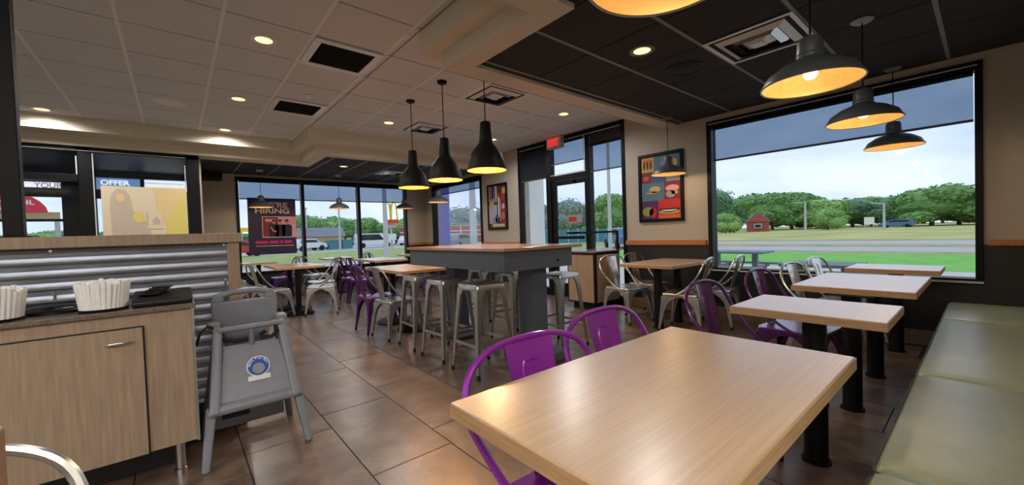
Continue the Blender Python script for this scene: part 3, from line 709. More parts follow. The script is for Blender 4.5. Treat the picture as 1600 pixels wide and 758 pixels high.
# ------------------------------------------------------------------ pictures, banner, exit sign
def pic(name, y0, y1, z0, z1, label, tiles):
    t = thing(name, label, 'picture', (XW-.0005, (y0+y1)/2, (z0+z1)/2)); h, v = (y1-y0)/2, (z1-z0)/2; f = .045
    for b in ((-h, h, v-f, v), (-h, h, -v, -v+f), (-h, -h+f, -v+f, v-f), (h-f, h, -v+f, v-f)): B(-.03, 0, *b).build('frame', 'frame_black', t, bevel=.003)
    B(-.012, -.002, -h+f, h-f, -v+f, v-f).build('backing', 'p_brown', t)
    W_, H_ = 2*(h-f), 2*(v-f)
    for k, (a, b, c, d, mm) in enumerate(tiles):        # u from the left edge as seen, v from the bottom, fractions
        ya, yb_ = (h-f)-W_*b, (h-f)-W_*a
        B(-.0135-.0006*k, -.012, ya, yb_, -v+f+H_*c, -v+f+H_*d).build('print_panel', mm, t)
    return t, h, v, f
t, h, v, f = pic('collage_picture', 2.67, 3.36, 1.28, 2.27, 'large framed collage of bright blocks, red lips at the bottom, under a pendant lamp',
    [(0, .34, .76, 1, 'p_yellow'), (.34, 1, .70, 1, 'p_teal'), (0, .26, .58, .76, 'p_crimson'), (.26, .66, .54, .74, 'p_blue'), (.66, 1, .57, .72, 'p_grey'), (0, .62, .29, .58, 'p_teal'), (.6, 1, .29, .58, 'p_crimson'),
     (0, .44, 0, .29, 'p_purple'), (.44, 1, 0, .30, 'p_red'), (.44, 1, 0, .06, 'p_orange')])
def blob(t, h, v, f, u, w_, c, rx, rz, mm, d=.021, seg=18, half=0):
    cy = (h-f)-2*(h-f)*u; cz = -v+f+2*(v-f)*w_; ang_ = [2*PI*k/seg for k in range(seg)] if not half else [PI+PI*k/seg for k in range(seg+1)]
    MB().prism([(cy+rx*math.cos(a), cz+rz*math.sin(a)) for a in ang_], 'x', -d, -d+.004).build('print_shape', mm, t)
for u, w_, rx, rz, mm in ((.36, .47, .085, .05, 'p_tan'), (.30, .42, .11, .018, 'p_skin'), (.80, .47, .10, .045, 'p_pink'), (.76, .38, .07, .05, 'p_grey'), (.86, .40, .05, .03, 'p_yellow'), (.17, .12, .09, .07, 'p_green'), (.30, .10, .06, .07, 'p_red'), (.14, .66, .05, .035, 'p_orange')): blob(t, h, v, f, u, w_, 0, rx, rz, mm)
blob(t, h, v, f, .72, .10, 0, .155, .03, 'p_yellow', .0225); blob(t, h, v, f, .72, .155, 0, .15, .055, 'p_black', .0235, half=1); blob(t, h, v, f, .72, .135, 0, .12, .022, 'p_white', .0245, half=1)
for u in (.08, .17, .26): blob(t, h, v, f, u, .87, 0, .014, .06, 'p_brown')
blob(t, h, v, f, .17, .945, 0, .085, .02, 'p_orange'); blob(t, h, v, f, .62, .88, 0, .06, .07, 'p_slatebl'); blob(t, h, v, f, .86, .86, 0, .05, .06, 'p_tan')
t, h, v, f = pic('collage_picture', 6.47, 7.155, 1.27, 2.26, 'narrow-looking framed collage of red and grey strips beside the storefront',
    [(0, .55, .62, 1, 'p_grey'), (0, .48, .1, .55, 'p_lilac'), (.5, .75, 0, 1, 'p_brown'), (.75, 1, 0, 1, 'p_crimson'), (.08, .16, .68, 1, 'p_red'), (.2, .3, .7, 1, 'p_black'), (.34, .4, .72, 1, 'p_teal'), (.43, .47, .7, 1, 'p_white'),
     (.56, .62, .25, .8, 'p_white'), (.66, .70, .15, .7, 'p_lilac'), (.52, .70, .74, .83, 'p_red'), (.80, .97, .8, .94, 'p_yellow'), (.2, .9, .02, .09, 'p_cream'), (.05, .3, .5, .62, 'p_tan')])
for u, w_, rx, rz, mm in ((.86, .72, .05, .08, 'p_red'), (.86, .50, .05, .06, 'p_pink'), (.85, .28, .055, .08, 'p_orange'), (.35, .17, .10, .07, 'p_grey'), (.48, .22, .05, .09, 'p_blue')): blob(t, h, v, f, u, w_, 0, rx, rz, mm, .025)

bnr = thing('hiring_banner', 'purple WE\'RE HIRING banner hanging in the left bay of the front window', 'banner', (1.645, YF-.05, 2.11), 0)
bnr.rotation_euler = (0, .008, 0)
B(-.455, .455, -.004, .004, -1.21, 0).build('sheet', 'p_navy', bnr)
MB().prism([(-.1, -.03), (.455, -.03), (.455, -1.0), (.30, -.5)], 'y', -.0055, -.004).build('print_panel', 'p_purple', bnr); B(-.455, .455, -.008, .004, -.02, .01).build('hem_bar', 'p_black', bnr)
text("WE'RE", .155, 'p_peach', bnr, (.30, -.0075, -.185), FACE_MY, bold=.004, align='RIGHT', depth=.001, sx=1.28); text('HIRING', .155, 'p_peach', bnr, (.335, -.0075, -.315), FACE_MY, bold=.004, align='RIGHT', depth=.001, sx=1.28)
ph = B(-.20, .455, -.008, -.0055, -.84, -.385).build('photo', 'p_pink', bnr); B(-.19, .10, -.0095, -.008, -.825, -.40).build('print_panel', 'p_crimson', ph); B(-.14, .06, -.0105, -.0095, -.50, -.44).build('print_panel', 'p_pink', ph)
B(-.2, .455, -.0105, -.008, -.395, -.385).build('print_border', 'p_peach', ph); B(-.2, .455, -.0105, -.008, -.845, -.833).build('print_border', 'p_peach', ph); B(-.2, -.19, -.0105, -.008, -.84, -.385).build('print_border', 'p_peach', ph)
for x, s in ((.02, 1.0), (.14, 1.05), (.27, 1.08)):
    top = -.44-.06/s
    MB().prism([(x-.085*s, -.83), (x-.095*s, -.60), (x-.06*s, -.56), (x+.06*s, -.56), (x+.095*s, -.60), (x+.085*s, -.83)], 'y', -.0125, -.0105).build('print_figure', 'p_black', ph)
    MB().prism([(x+.034*s*math.cos(a), -.505+.045*math.sin(a)) for a in [2*PI*k/14 for k in range(14)]], 'y', -.0135, -.0115).build('print_face', 'p_skin', ph)
    MB().prism([(x+.038*s*math.cos(a), -.492+.045*math.sin(a)) for a in [PI*k/10 for k in range(11)]], 'y', -.0145, -.0135).build('print_hair', 'p_black', ph)
MB().prism([(-.055, -.62), (-.035, -.60), (.02, -.69), (.07, -.70), (.07, -.73), (.0, -.72)], 'y', -.0145, -.0125).build('print_arm', 'p_skin', ph)
for a, b in ((-.33, -.10), (-.07, .10), (.125, .185), (.21, .36)): B(a, b, -.0075, -.004, -.975, -.915).build('print_bar', 'p_mag', bnr)
B(-.33, .40, -.0075, -.004, -1.03, -1.02).build('print_line', 'p_peach', bnr)

ps = thing('promo_panel', 'pale yellow and cream poster panel on the dark storefront above the half wall', 'poster', (-.305, YS-.012, 1.70))
B(-.465, .465, -.004, .004, -.36, .345).build('sheet', 'f_cream', ps)
MB().prism([(.09, .34), (.46, .34), (.46, -.355), (.30, -.355), (.12, -.05)], 'y', -.006, -.004).build('print_panel', 'f_tan', ps); MB().prism([(.24, -.05), (.46, .30), (.46, -.355), (.20, -.355)], 'y', -.0075, -.006).build('print_panel', 'f_olive', ps)
MB().prism([(-.37, -.35), (-.38, .10), (-.36, .24), (-.30, .31), (-.22, .30), (-.17, .20), (-.15, .0), (.02, -.20), (.04, -.35)], 'y', -.008, -.0045).build('print_figure', 'f_mauve', ps)
MB().prism([(-.275+.042*math.cos(a), .185+.062*math.sin(a)) for a in [2*PI*k/20 for k in range(20)]], 'y', -.0095, -.008).build('print_face', 'f_tan', ps)
MB().prism([(-.09+.06*math.cos(a), -.10+.08*math.sin(a)) for a in [2*PI*k/18 for k in range(18)]], 'y', -.0095, -.008).build('print_shape', 'f_olive', ps)
B(.0, .17, -.0095, -.006, -.27, -.04).build('print_panel', 'f_cream', ps); B(.0, .012, -.011, -.006, -.22, -.02).build('print_shape', 'f_mauve', ps); MB().prism([(.06, -.21), (.14, -.21), (.14, -.14), (.10, -.08), (.06, -.14)], 'y', -.011, -.0095).build('print_shape', 'f_mauve', ps)

ex = thing('exit_sign', 'lit red EXIT sign above the storefront door', 'sign', (XW-.09, 4.99, 2.79))
B(-.035, .06, -.175, .175, -.115, .092).build('housing', 'exit_box', ex, bevel=.006); B(-.038, -.035, -.135, .15, -.085, .07).build('face', 'exit_field', ex)
text('EXIT', .165, 'exit_red', ex, (-.040, .128, -.067), FACE_MX, bold=.003, depth=.001, sx=.74)
B(.06, .068, -.05, .05, -.05, .05).build('bracket', 'exit_box', ex)
spk = thing('wall_speaker', 'black box speaker tucked under the dark ceiling on the wall pier', 'speaker', (.58, YF-.13, 2.44))
B(-.16, .19, -.10, .12, 0, .165).build('cabinet', 'black_plastic', spk, bevel=.01); B(-.15, .18, -.106, -.10, .012, .15).build('grille', 'vent_dark', spk)
for x in (-.08, .15): MB().cyl((x, -.106, .02), (x, -.112, .02), .008, seg=10).build('led', 'trim_light', spk)

# ------------------------------------------------------------------ ceiling fixtures
def lamp(parent, kind, loc, power, col=(1, .82, .58), size=.05, spot=None):
    l = bpy.data.lights.new('light', kind); l.energy = power*LAMP; l.color = col; l.shadow_soft_size = size
    if spot: l.spot_size = math.radians(spot); l.spot_blend = .6
    o = bpy.data.objects.new('light', l); C.objects.link(o); o.parent = parent; o.location = loc; return o
def downlight(x, y, z, label, p=26, dark=False):
    t = thing('downlight', label, 'ceiling light', (x, y, z), 0, 'recessed round downlights')
    MB().lathe([(.066, .006), (.066, -.004), (.088, -.009), (.098, -.005), (.098, .0)], (0, 0, 0), 28).build('trim_ring', 'dark_tee' if dark else 'ceiling_tee', t, True)
    MB().cyl((0, 0, .004), (0, 0, -.002), .066, seg=28).build('lens', 'downlight', t)
    lamp(t, 'SPOT', (0, 0, -.03), p*1.7, (1, .97, .93), .09, 168)
for x, y, lab in ((.64, 3.93, 'recessed downlight nearest the camera, left of the big return grille'), (.64, 5.72, 'recessed downlight left of the second return grille'), (.64, 7.40, 'recessed downlight by the bulkhead above the wall pier'),
                  (-1.18, 7.42, 'recessed downlight washing the bulkhead at the far left'), (2.50, 5.73, 'recessed downlight beside the farthest black bell pendant'), (4.38, 3.95, 'recessed downlight between the beam and the exit sign'),
                  (4.46, 5.75, 'recessed downlight just behind the nearest black bell pendant'), (-1.18, 5.73, 'recessed downlight cut by the left frame edge behind the black post')):
    downlight(x, y, ZL, lab)
downlight(2.91, 1.77, ZD, 'recessed downlight in the dark ceiling below the nearest dome pendant', 11, True)
downlight(2.59, 8.15, ZD, 'recessed downlight in the dark ceiling over the front windows', 20, True)
def softbox(x, y, label, p=22):  # unseen light panels added out of view to brighten the room
    t = thing('fill_softbox', label, 'ceiling light', (x, y, 2.957), 0, 'unseen fill lights added behind the camera')
    for b in ((-.61, .61, -.305, -.28), (-.61, .61, .28, .305), (-.61, -.585, -.28, .28), (.585, .61, -.28, .28)): B(*b, -.03, 0).build('frame', 'white', t)
    B(-.585, .585, -.28, .28, -.02, -.006).build('diffuser', 'softbox', t)
    l = bpy.data.lights.new('light', 'AREA'); l.shape = 'RECTANGLE'; l.size = 1.16; l.size_y = .55; l.energy = p*LAMP; l.color = (1, .98, .94)
    o = bpy.data.objects.new('light', l); C.objects.link(o); o.parent = t; o.location = (0, 0, -.035)
for x, y, lab in ((-3.0, -.6, 'troffer behind the camera, left front'), (-3.0, -2.1, 'troffer behind the camera, left rear'), (-1.2, -.8, 'troffer behind the camera, middle front'), (-1.2, -2.1, 'troffer behind the camera, middle rear'), (-3.0, 1.2, 'troffer left of the camera'), (.1, -1.4, 'troffer straight behind the camera')):
    softbox(x, y, 'added fill '+lab)
def grille(x, y, label):
    t = thing('return_grille', label, 'vent', (x, y, ZL), 0, 'square return air grilles')
    for b in ((-.30, .30, -.30, -.235), (-.30, .30, .235, .30), (-.30, -.235, -.235, .235), (.235, .30, -.235, .235)): B(*b, -.016, -.0045).build('frame', 'vent_metal', t, bevel=.004)
    B(-.235, .235, -.235, .235, -.004, -.001).build('recess', 'vent_dark', t)
    for k in range(14): B(-.235, .235, -.225+.0335*k, -.222+.0335*k, -.013, -.0045).build('vane', 'vent_dark', t)
grille(1.265, 3.91, 'square dark return air grille nearest the camera'); grille(1.265, 5.70, 'square dark return air grille farther back in the light ceiling')
def diffuser(x, y, z, label):
    t = thing('air_diffuser', label, 'vent', (x, y, z), 0, 'square louvred air diffusers')
    for b in ((-.30, .30, -.30, -.27), (-.30, .30, .27, .30), (-.30, -.27, -.27, .27), (.27, .30, -.27, .27)): B(*b, -.012, -.0045).build('frame', 'vent_metal', t, bevel=.003)
    B(-.27, .27, -.27, .27, -.0042, -.001).build('throat', 'vent_dark', t)
    for i, r in enumerate((.235, .165, .095)):
        q = r-.05
        MB().loft([[(-r, -r, -.008), (r, -r, -.008), (r, r, -.008), (-r, r, -.008)], [(-q, -q, -.030), (q, -q, -.030), (q, q, -.030), (-q, q, -.030)]], caps=False).build('louvre', 'chrome' if i == 1 else 'vent_metal', t)
    B(-.045, .045, -.045, .045, -.036, -.028).build('centre_plate', 'vent_metal', t)
diffuser(3.09, 3.91, ZL, 'louvred air diffuser behind the nearest black bell pendant'); diffuser(3.09, 5.70, ZL, 'louvred air diffuser behind the middle black bell pendant')
diffuser(3.50, 1.13, ZD, 'silvery louvred air diffuser in the dark ceiling by the dome pendants'); diffuser(3.75, 8.5, ZD, 'louvred air diffuser in the dark ceiling by the front corner')
for x, y, z, mm, lab in ((.02, 6.32, ZL, 'ceiling_tee', 'round pale ceiling speaker in the light ceiling'), (3.55, 1.74, ZD, 'dark_tile', 'round dark ceiling speaker in the dark ceiling')):
    t = thing('ceiling_speaker', lab, 'speaker', (x, y, z)); MB().lathe([(.001, -.006), (.13, -.006), (.135, -.002)], (0, 0, 0), 32).build('grille', mm, t, True)
    MB().lathe([(.135, -.002), (.15, -.010), (.165, -.006), (.168, .0)], (0, 0, 0), 32).build('ring', 'vent_metal' if mm != 'dark_tile' else 'frame_black', t, True)
t = thing('smoke_detector', 'small white detector between the two return grilles', 'detector', (1.27, 5.14, ZL)); B(-.045, .045, -.045, .045, -.014, -.005).build('base', 'white', t, bevel=.003); MB().lathe([(.001, -.03), (.03, -.028), (.036, -.014)], (0, 0, 0), 20).build('cap', 'white', t, True)
t = thing('sprinkler_head', 'tiny white sprinkler cap at the corner of the bulkhead', 'sprinkler', (1.565, 3.12, ZL)); MB().lathe([(.001, -.03), (.022, -.026), (.026, -.006)], (0, 0, 0), 16).build('cap', 'white', t, True); MB().lathe([(.026, -.006), (.04, -.005)], (0, 0, 0), 16).build('plate', 'white', t, True)

# dome pendants
def make_dome():
    t = thing('dome_pendant', 'x', 'pendant lamp', group='grey dome pendants with warm linings')     # origin at the rim centre
    out_ = [(.210, .0), (.206, .012), (.185, .05), (.13, .088), (.072, .112), (.058, .125), (.056, .165), (.054, .205), (.046, .222), (.02, .232), (.006, .24)]
    sh_ = MB().lathe(out_, (0, 0, 0), 40).build('shade', 'pend_grey', t, True)
    MB().lathe([(.213, .003), (.216, -.002), (.213, -.007), (.208, -.005)], (0, 0, 0), 40).build('rim', 'pend_grey', sh_, True)
    MB().lathe([(.0575, .140), (.060, .143), (.0575, .146)], (0, 0, 0), 28).build('neck_band', 'pend_grey', sh_, True)
    MB().lathe([(.207, -.003), (.202, .012), (.181, .047), (.127, .084), (.07, .107), (.001, .110)], (0, 0, 0), 40).build('lining', 'pend_lining', t, True)
    MB().lathe([(.001, .022), (.02, .026), (.03, .04), (.030, .055), (.022, .078), (.018, .108)], (0, 0, 0), 20).build('bulb', 'bulb', t, True)
    return t
dome = make_dome(); du = []
for x, y, z, zc, lab, p in ((1.05, .565, 1.885, ZD, 'large dome pendant cut by the top of the frame, nearest the camera', 9), (2.455, .565, 1.885, ZD, 'dome pendant second from the camera, over the green bench tables', 9),
                         (3.77, .565, 1.90, ZD, 'dome pendant third in the bench row, before the window shade', 9), (5.20, .565, 1.885, ZD, 'dome pendant farthest in the bench row, against the sky', 7), (4.92, 2.66, 1.885, ZD, 'dome pendant in front of the bright framed collage', 8),
                         (1.33, 9.28, 1.87, ZD, 'small-looking dome pendant in front of the hiring banner', 7), (2.83, 9.32, 1.87, ZD, 'dome pendant in the middle bay of the front window', 7), (4.37, 9.30, 1.89, ZD, 'dome pendant by the front corner pier', 7),
                         (4.22, 7.35, 1.885, ZD, 'dome pendant in front of the window left of the narrow collage', 7)):
    o = place(dome, du, (x, y, z), 0, lab)
    hgt = zc-z
    MB().cyl((0, 0, .238), (0, 0, hgt-.02), .0045, seg=8).build('cord', 'cord', o); MB().lathe([(.001, hgt-.022), (.05, hgt-.02), (.066, hgt-.008), (.066, hgt-.005)], (0, 0, 0), 24).build('ceiling_canopy', 'canopy', o, True)
    lamp(o, 'POINT', (0, 0, .0), p*.22, (1, .74, .44), .03)
# bell pendants over the bar
def make_bell():
    t = thing('bell_pendant', 'x', 'pendant lamp', group='black bell pendants over the bar')
    prof = [(.19, .0), (.189, .02), (.176, .08), (.15, .15), (.118, .20), (.088, .235), (.070, .26), (.064, .30), (.056, .38), (.050, .455), (.044, .462), (.006, .465)]
    MB().lathe(prof, (0, 0, 0), 40).build('shade', 'bell_black', t, True)
    MB().lathe([(.187, -.001), (.185, .02), (.172, .08), (.146, .148), (.114, .196), (.06, .24), (.001, .245)], (0, 0, 0), 40).build('lining', 'bell_lining', t, True)
    MB().lathe([(.001, .07), (.025, .08), (.032, .105), (.026, .14), (.018, .17), (.018, .24)], (0, 0, 0), 18).build('bulb', 'bulb', t, True)
    return t
bell = make_bell(); bu = []
for y, lab in ((4.64, 'black bell pendant farthest from the camera, over the bar'), (3.87, 'black bell pendant in the middle of the three over the bar'), (3.10, 'black bell pendant nearest the camera, largest of the three over the bar')):
    o = place(bell, bu, (2.32, y, 1.80), 0, lab); hgt = ZL-1.80
    MB().cyl((0, 0, .463), (0, 0, hgt-.02), .005, seg=8).build('cord', 'cord', o); MB().lathe([(.001, hgt-.03), (.045, hgt-.028), (.055, hgt-.012), (.055, hgt-.005)], (0, 0, 0), 24).build('ceiling_canopy', 'bell_black', o, True)
    lamp(o, 'POINT', (0, 0, .05), 8, (1, .66, .30), .03)

# ------------------------------------------------------------------ outdoors: ground
ZG = -.15
def ground(name, m, x0, x1, y0, y1, z=ZG):
    o = B(x0, x1, y0, y1, z-.05, z).build(name, m); o['kind'] = 'structure'; return o
ground('ground', 'asphalt', -160, 220, -160, 220, ZG-.02)
ground('pavement_side', 'concrete', X2, 14.9, -60, 14, ZG); ground('pavement_front', 'concrete', -40, 14.9, YF+.2, 22, ZG-.004)
ground('lawn_side', 'lawn', 14.9, 21.8, -60, 14, ZG+.01); ground('verge_side', 'dry_verge', 21.8, 23.5, -60, 20, ZG+.005)
ground('road_side', 'asphalt', 23.5, 27.7, -80, 60, ZG); ground('median_side', 'dry_verge', 27.7, 30.4, -80, 40, ZG+.012)
ground('meadow_side', 'meadow', 37, 200, -120, 58, ZG+.02)
ground('lawn_front', 'grass', -60, 22, 25, 44, ZG+.01); ground('lawn_corner', 'grass', 24, 34, 20, 40, ZG+.006)

# trees
def crown_mesh(seed, n=5200, leaf=.034):
    rnd = random.Random(seed); vs_, fs = [], []
    lobes = [(Vector((0, 0, .55)), Vector((.42, .42, .40)))]
    for k in range(12):
        a = rnd.uniform(0, 2*PI); r = rnd.uniform(.18, .36); z = rnd.uniform(.20, .80); s = rnd.uniform(.17, .27)
        lobes.append((Vector((r*math.cos(a)*(1.25-z*.6), r*math.sin(a)*(1.25-z*.6), z)), Vector((s, s, s*.85))))
    for k in range(n):
        c, s = lobes[rnd.randrange(len(lobes))]
        d = Vector((rnd.gauss(0, 1), rnd.gauss(0, 1), rnd.gauss(0, 1))).normalized(); q = rnd.uniform(.78, 1.03)
        p = c + Vector((d.x*s.x, d.y*s.y, d.z*s.z))*q
        a = Vector((rnd.gauss(0, 1), rnd.gauss(0, 1), rnd.gauss(0, 1))); nrm = (d+a*.45).normalized(); u = nrm.orthogonal().normalized(); v_ = nrm.cross(u); l = leaf*rnd.uniform(.6, 1.2)
        i = len(vs_); vs_ += [p+u*l, p+v_*l*.7, p-u*l, p-v_*l*.7]; fs.append((i, i+1, i+2, i+3))
    mb = MB()
    for c, s in lobes:      # inner masses so that the crown is not see-through
        mb.loft([[(c.x+s.x*.86*math.cos(t_)*math.cos(p_), c.y+s.y*.86*math.sin(t_)*math.cos(p_), c.z+s.z*.86*math.sin(p_)) for t_ in [2*PI*k/10 for k in range(10)]] for p_ in (-1.3, -.8, -.3, .3, .8, 1.3)])
    i = len(vs_); vs_ += [Vector(p) for p in mb.v]; fs += [tuple(j+i for j in f_) for f_ in mb.f]
    me = bpy.data.meshes.new('crown'); me.from_pydata([tuple(p) for p in vs_], [], fs); me.update(); return me
crowns = {}
for lm in ('leaf_mid', 'leaf_light', 'leaf_dark', 'leaf_haze'):
    for k in range(2):
        me = crown_mesh(hash((lm, k)) % 1000 if False else len(lm)*10+k); me.materials.append(M[lm]); crowns[(lm, k)] = me
trunk_me = MB().tube([(0, 0, 0), (.01, 0, .2), (-.01, .01, .5)], [.028, .02, .008], 8).mesh('trunk'); trunk_me.materials.append(M['bark'])
FAR = 'leafy tree in the distant green tree line'
def tree(x, y, ht, wd, lm, label=None, k=0):
    t = thing('tree', label or FAR, 'tree', (x, y, ZG), random.uniform(0, 6), None if label else 'distant tree line')
    for nm, me in (('crown', crowns[(lm, k)]), ('trunk', trunk_me)):
        o = bpy.data.objects.new(nm, me); C.objects.link(o); o.parent = t; o.scale = (wd, wd, ht)
def polar(dx, dy, d): return dx*d, dy*d
# seen through the big booth window
for dx, dy, d, ht, wd, lm, lab in ((.919, .394, 124, 12.8, 14.5, 'leaf_dark', 'dark tree at the left edge of the booth window, behind the brick house'), (.928, .372, 84, 4.0, 6, 'leaf_light', 'low light green tree left of the brick house'),
        (.957, .29, 108, 8.7, 14, 'leaf_mid', 'broad green tree right of the brick house'), (.966, .258, 122, 9.4, 14.5, 'leaf_mid', 'broad green tree behind the taller lamp pole'), (.976, .217, 112, 7.2, 14, 'leaf_light', 'green tree between the two lamp poles'), (.9795, .201, 90, 4.3, 5, 'leaf_light', 'small round tree between the two lamp poles'),
        (.986, .165, 128, 7.6, 15, 'leaf_dark', 'wide dark tree behind the white roadside board'), (.990, .138, 142, 8.0, 14.5, 'leaf_mid', 'green tree just behind the shorter lamp pole'), (.9956, .094, 120, 7.2, 14, 'leaf_dark', 'tall dark tree behind the parked blue car'), (.998, .062, 112, 7.9, 14.5, 'leaf_mid', 'tallest green tree at the right of the booth window'), (.9995, .03, 122, 7.4, 14, 'leaf_dark', 'dark tree at the right edge of the booth window'),
        (1., -.01, 112, 7, 14, 'leaf_mid', 'tree mostly hidden behind the right window jamb')):
    tree(dx*d, dy*d, ht, wd, lm, lab, int(d) % 2)
for k in range(11):
    a = math.radians(26-2.9*k); d = 168+(k % 2)*9
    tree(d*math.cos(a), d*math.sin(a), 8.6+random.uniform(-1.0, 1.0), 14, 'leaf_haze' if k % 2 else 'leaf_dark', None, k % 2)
# through the door and its side light
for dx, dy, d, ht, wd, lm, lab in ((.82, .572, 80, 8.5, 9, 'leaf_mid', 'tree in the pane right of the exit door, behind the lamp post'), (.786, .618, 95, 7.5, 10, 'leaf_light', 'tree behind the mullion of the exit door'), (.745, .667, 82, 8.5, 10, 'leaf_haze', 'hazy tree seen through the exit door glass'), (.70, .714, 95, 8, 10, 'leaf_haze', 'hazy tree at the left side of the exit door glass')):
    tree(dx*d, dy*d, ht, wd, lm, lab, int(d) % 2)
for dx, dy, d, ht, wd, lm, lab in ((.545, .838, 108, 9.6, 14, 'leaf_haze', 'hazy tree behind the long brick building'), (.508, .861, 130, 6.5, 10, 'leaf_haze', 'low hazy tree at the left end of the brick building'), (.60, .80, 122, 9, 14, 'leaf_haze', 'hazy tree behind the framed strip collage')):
    tree(dx*d, dy*d, ht, wd, lm, lab, int(d) % 2)
# through the front window
fr = ((.10, 6.5, 12), (.155, 8, 14), (.195, 10, 16), (.235, 15, 16), (.262, 13, 16), (.295, 15.5, 17), (.325, 12.5, 16), (.352, 13.5, 16), (.385, 11.5, 16), (.415, 12.5, 16), (.45, 11, 16), (.05, 7.5, 15), (.0, 8, 15), (-.06, 8, 15), (-.12, 9, 16), (-.17, 9, 16), (-.21, 9, 16))
labs = ['tree left of the hiring banner', 'tree behind the banner, left part', 'tree behind the banner, right part', 'tall tree left of the small hut', 'tree right behind the roof of the hut', 'tallest tree behind the middle front bay', 'tree at the mullion right of the hut', 'tree behind the white van', 'tree behind the arches sign', 'tree right of the arches sign', 'tree at the right edge of the front window']
for k, (dx, ht, wd) in enumerate(fr):
    d = 118+(k % 3)*8; dy = math.sqrt(1-dx*dx)
    tree(dx*d, dy*d, ht*.54, wd*.72, ('leaf_mid', 'leaf_light', 'leaf_mid')[k % 3], labs[k] if k < len(labs) else 'leafy tree far beyond the left storefront glass', k % 2)
    if k >= len(labs): C.objects[-1].parent['group'] = 'trees beyond the left storefront'

# lamp poles
def lamp_pole(x, y, ht, arm, label, r=.12, ang_=0., lum=True):
    t = thing('lamp_pole', label, 'lamp post', (x, y, ZG), ang_)
    MB().tube([(0, 0, 0), (0, 0, ht)], [r, r*.65], 10).build('shaft', 'pole', t, True)
    if arm:
        MB().tube([(0, 0, ht*.96), (0, arm*.35, ht*1.0), (0, arm, ht*1.01)], r*.4, 6).build('arm', 'pole', t, True); B(-.15, .15, arm-.3, arm+.35, ht*1.0, ht*1.0+.14).build('lamp_head', 'pole', t, bevel=.04)
    else: B(-.25, .25, -.25, .25, ht, ht+.16).build('lamp_head', 'pole', t, bevel=.04)
lamp_pole(.972*85, .236*85, 4.9, 1.4, 'tall pale lamp pole before the green trees in the booth window', .2); lamp_pole(.9925*80, .1215*80, 3.9, 1.2, 'shorter lamp pole right of the white roadside board', .18)
lamp_pole(.808*24, .59*24, 7.6, -1.2, 'curved grey lamp post in the pane right of the exit door', .12); lamp_pole(.568*30, .823*30, 9, 0, 'thick pale pole before the brick building', .28)
lamp_pole(.224*72, .975*72, 6.3, 0, 'slim lamp pole left of the small hut', .12); lamp_pole(.289*50, .957*50, 5.6, 0, 'lamp pole right of the small hut', .13); lamp_pole(.322*90, .947*90, 5.2, 0, 'lamp pole in the car park left of the white van', .12); lamp_pole(.384*20, .923*20, 5.0, 0, 'thick pale post close to the right front bay', .13)
# houses
def house(x, y, rz, w_, d_, ht, rf, wallm, label, win=()):
    t = thing('house', label, 'building', (x, y, ZG), rz)
    B(-d_/2, d_/2, -w_/2, w_/2, 0, ht).build('walls', wallm, t)
    MB().prism([(-w_/2-.25, ht), (w_/2+.25, ht), (0, ht+rf)], 'x', -d_/2-.2, d_/2+.2).build('roof', 'roof_grey', t)
    MB().prism([(-w_/2, ht), (w_/2, ht), (0, ht+rf-.25)], 'x', -d_/2-.28, -d_/2-.2).build('gable', wallm, t)
    for (a, b, c, e) in win:
        q = B(-d_/2-.34, -d_/2-.0, a, b, c, e).build('window_frame', 'white', t); B(-d_/2-.36, -d_/2-.34, a+.1, b-.1, c+.1, e-.1).build('pane', 'car_glass', q)
house(.950*92, .315*92, .33, 3.7, 5.5, 1.9, 2.0, 'brick', 'small gabled brick house across the meadow', ((-.6, .6, .7, 1.5),))
house(.2505*62, .968*62, -.1, 4.0, 5.4, 1.7, 1.3, 'stone_tan', 'tan hut with a grey pitched roof beyond the front window', ((-.8, .6, .5, 1.4),))
t = thing('brick_building', 'long low red brick building seen through the window beside the narrow collage', 'building', (38.5, 56, ZG), math.radians(-33))
B(-12, 12, 0, 8, 0, 2.75).build('walls', 'brick', t); B(-12.1, 12.1, -.1, 8.1, 2.75, 2.95).build('parapet', 'stone_tan', t)
for z in (1.25, 1.95): B(-12, 12, -.06, 0, z, z+.12).build('band', 'white', t)
for x in range(-10, 11, 4): B(x-.06, x+.06, -.08, 0, 0, 2.7).build('downpipe', 'white', t)
# cars
def car(x, y, rz, m, label, L_=4.5, van=False):
    t = thing('car', label, 'car', (x, y, ZG), rz, 'parked cars outside')
    hgt = 1.9 if van else 1.45; h = L_/2
    pr = [(-h, .35), (-h, .85), (-h*.9, .95), (-h*.78, hgt-.05), (-h*.6, hgt), (h*.25, hgt), (h*.55, .98), (h*.95, .82), (h, .6), (h, .35)]
    if van: pr = [(-h, .35), (-h, 1.0), (-h*.97, hgt-.05), (-h*.9, hgt), (h*.35, hgt), (h*.62, 1.1), (h*.96, .95), (h, .7), (h, .35)]
    MB().prism(pr, 'y', -.85, .85).build('body', m, t, bevel=.06)
    for s in (-1, 1): MB().prism([(-h*.72, 1.0), (-h*.66, hgt-.12), (h*.2, hgt-.12), (h*.44, 1.02)], 'y', s*.855, s*.87).build('side_glass', 'car_glass', t)
    for a in (-h*.62, h*.62):
        for s in (-1, 1): MB().cyl((a, s*.70, .33), (a, s*.88, .33), .33, seg=16).build('wheel', 'tyre', t)
car(.36*58, .933*58, -.2, 'car_white', 'long white van parked beyond the front window', 5.2, True); car(.40*72, .916*72, .5, 'car_grey', 'grey car right of the white van'); car(.437*64, .899*64, .5, 'car_white', 'white car by the right edge of the front window')
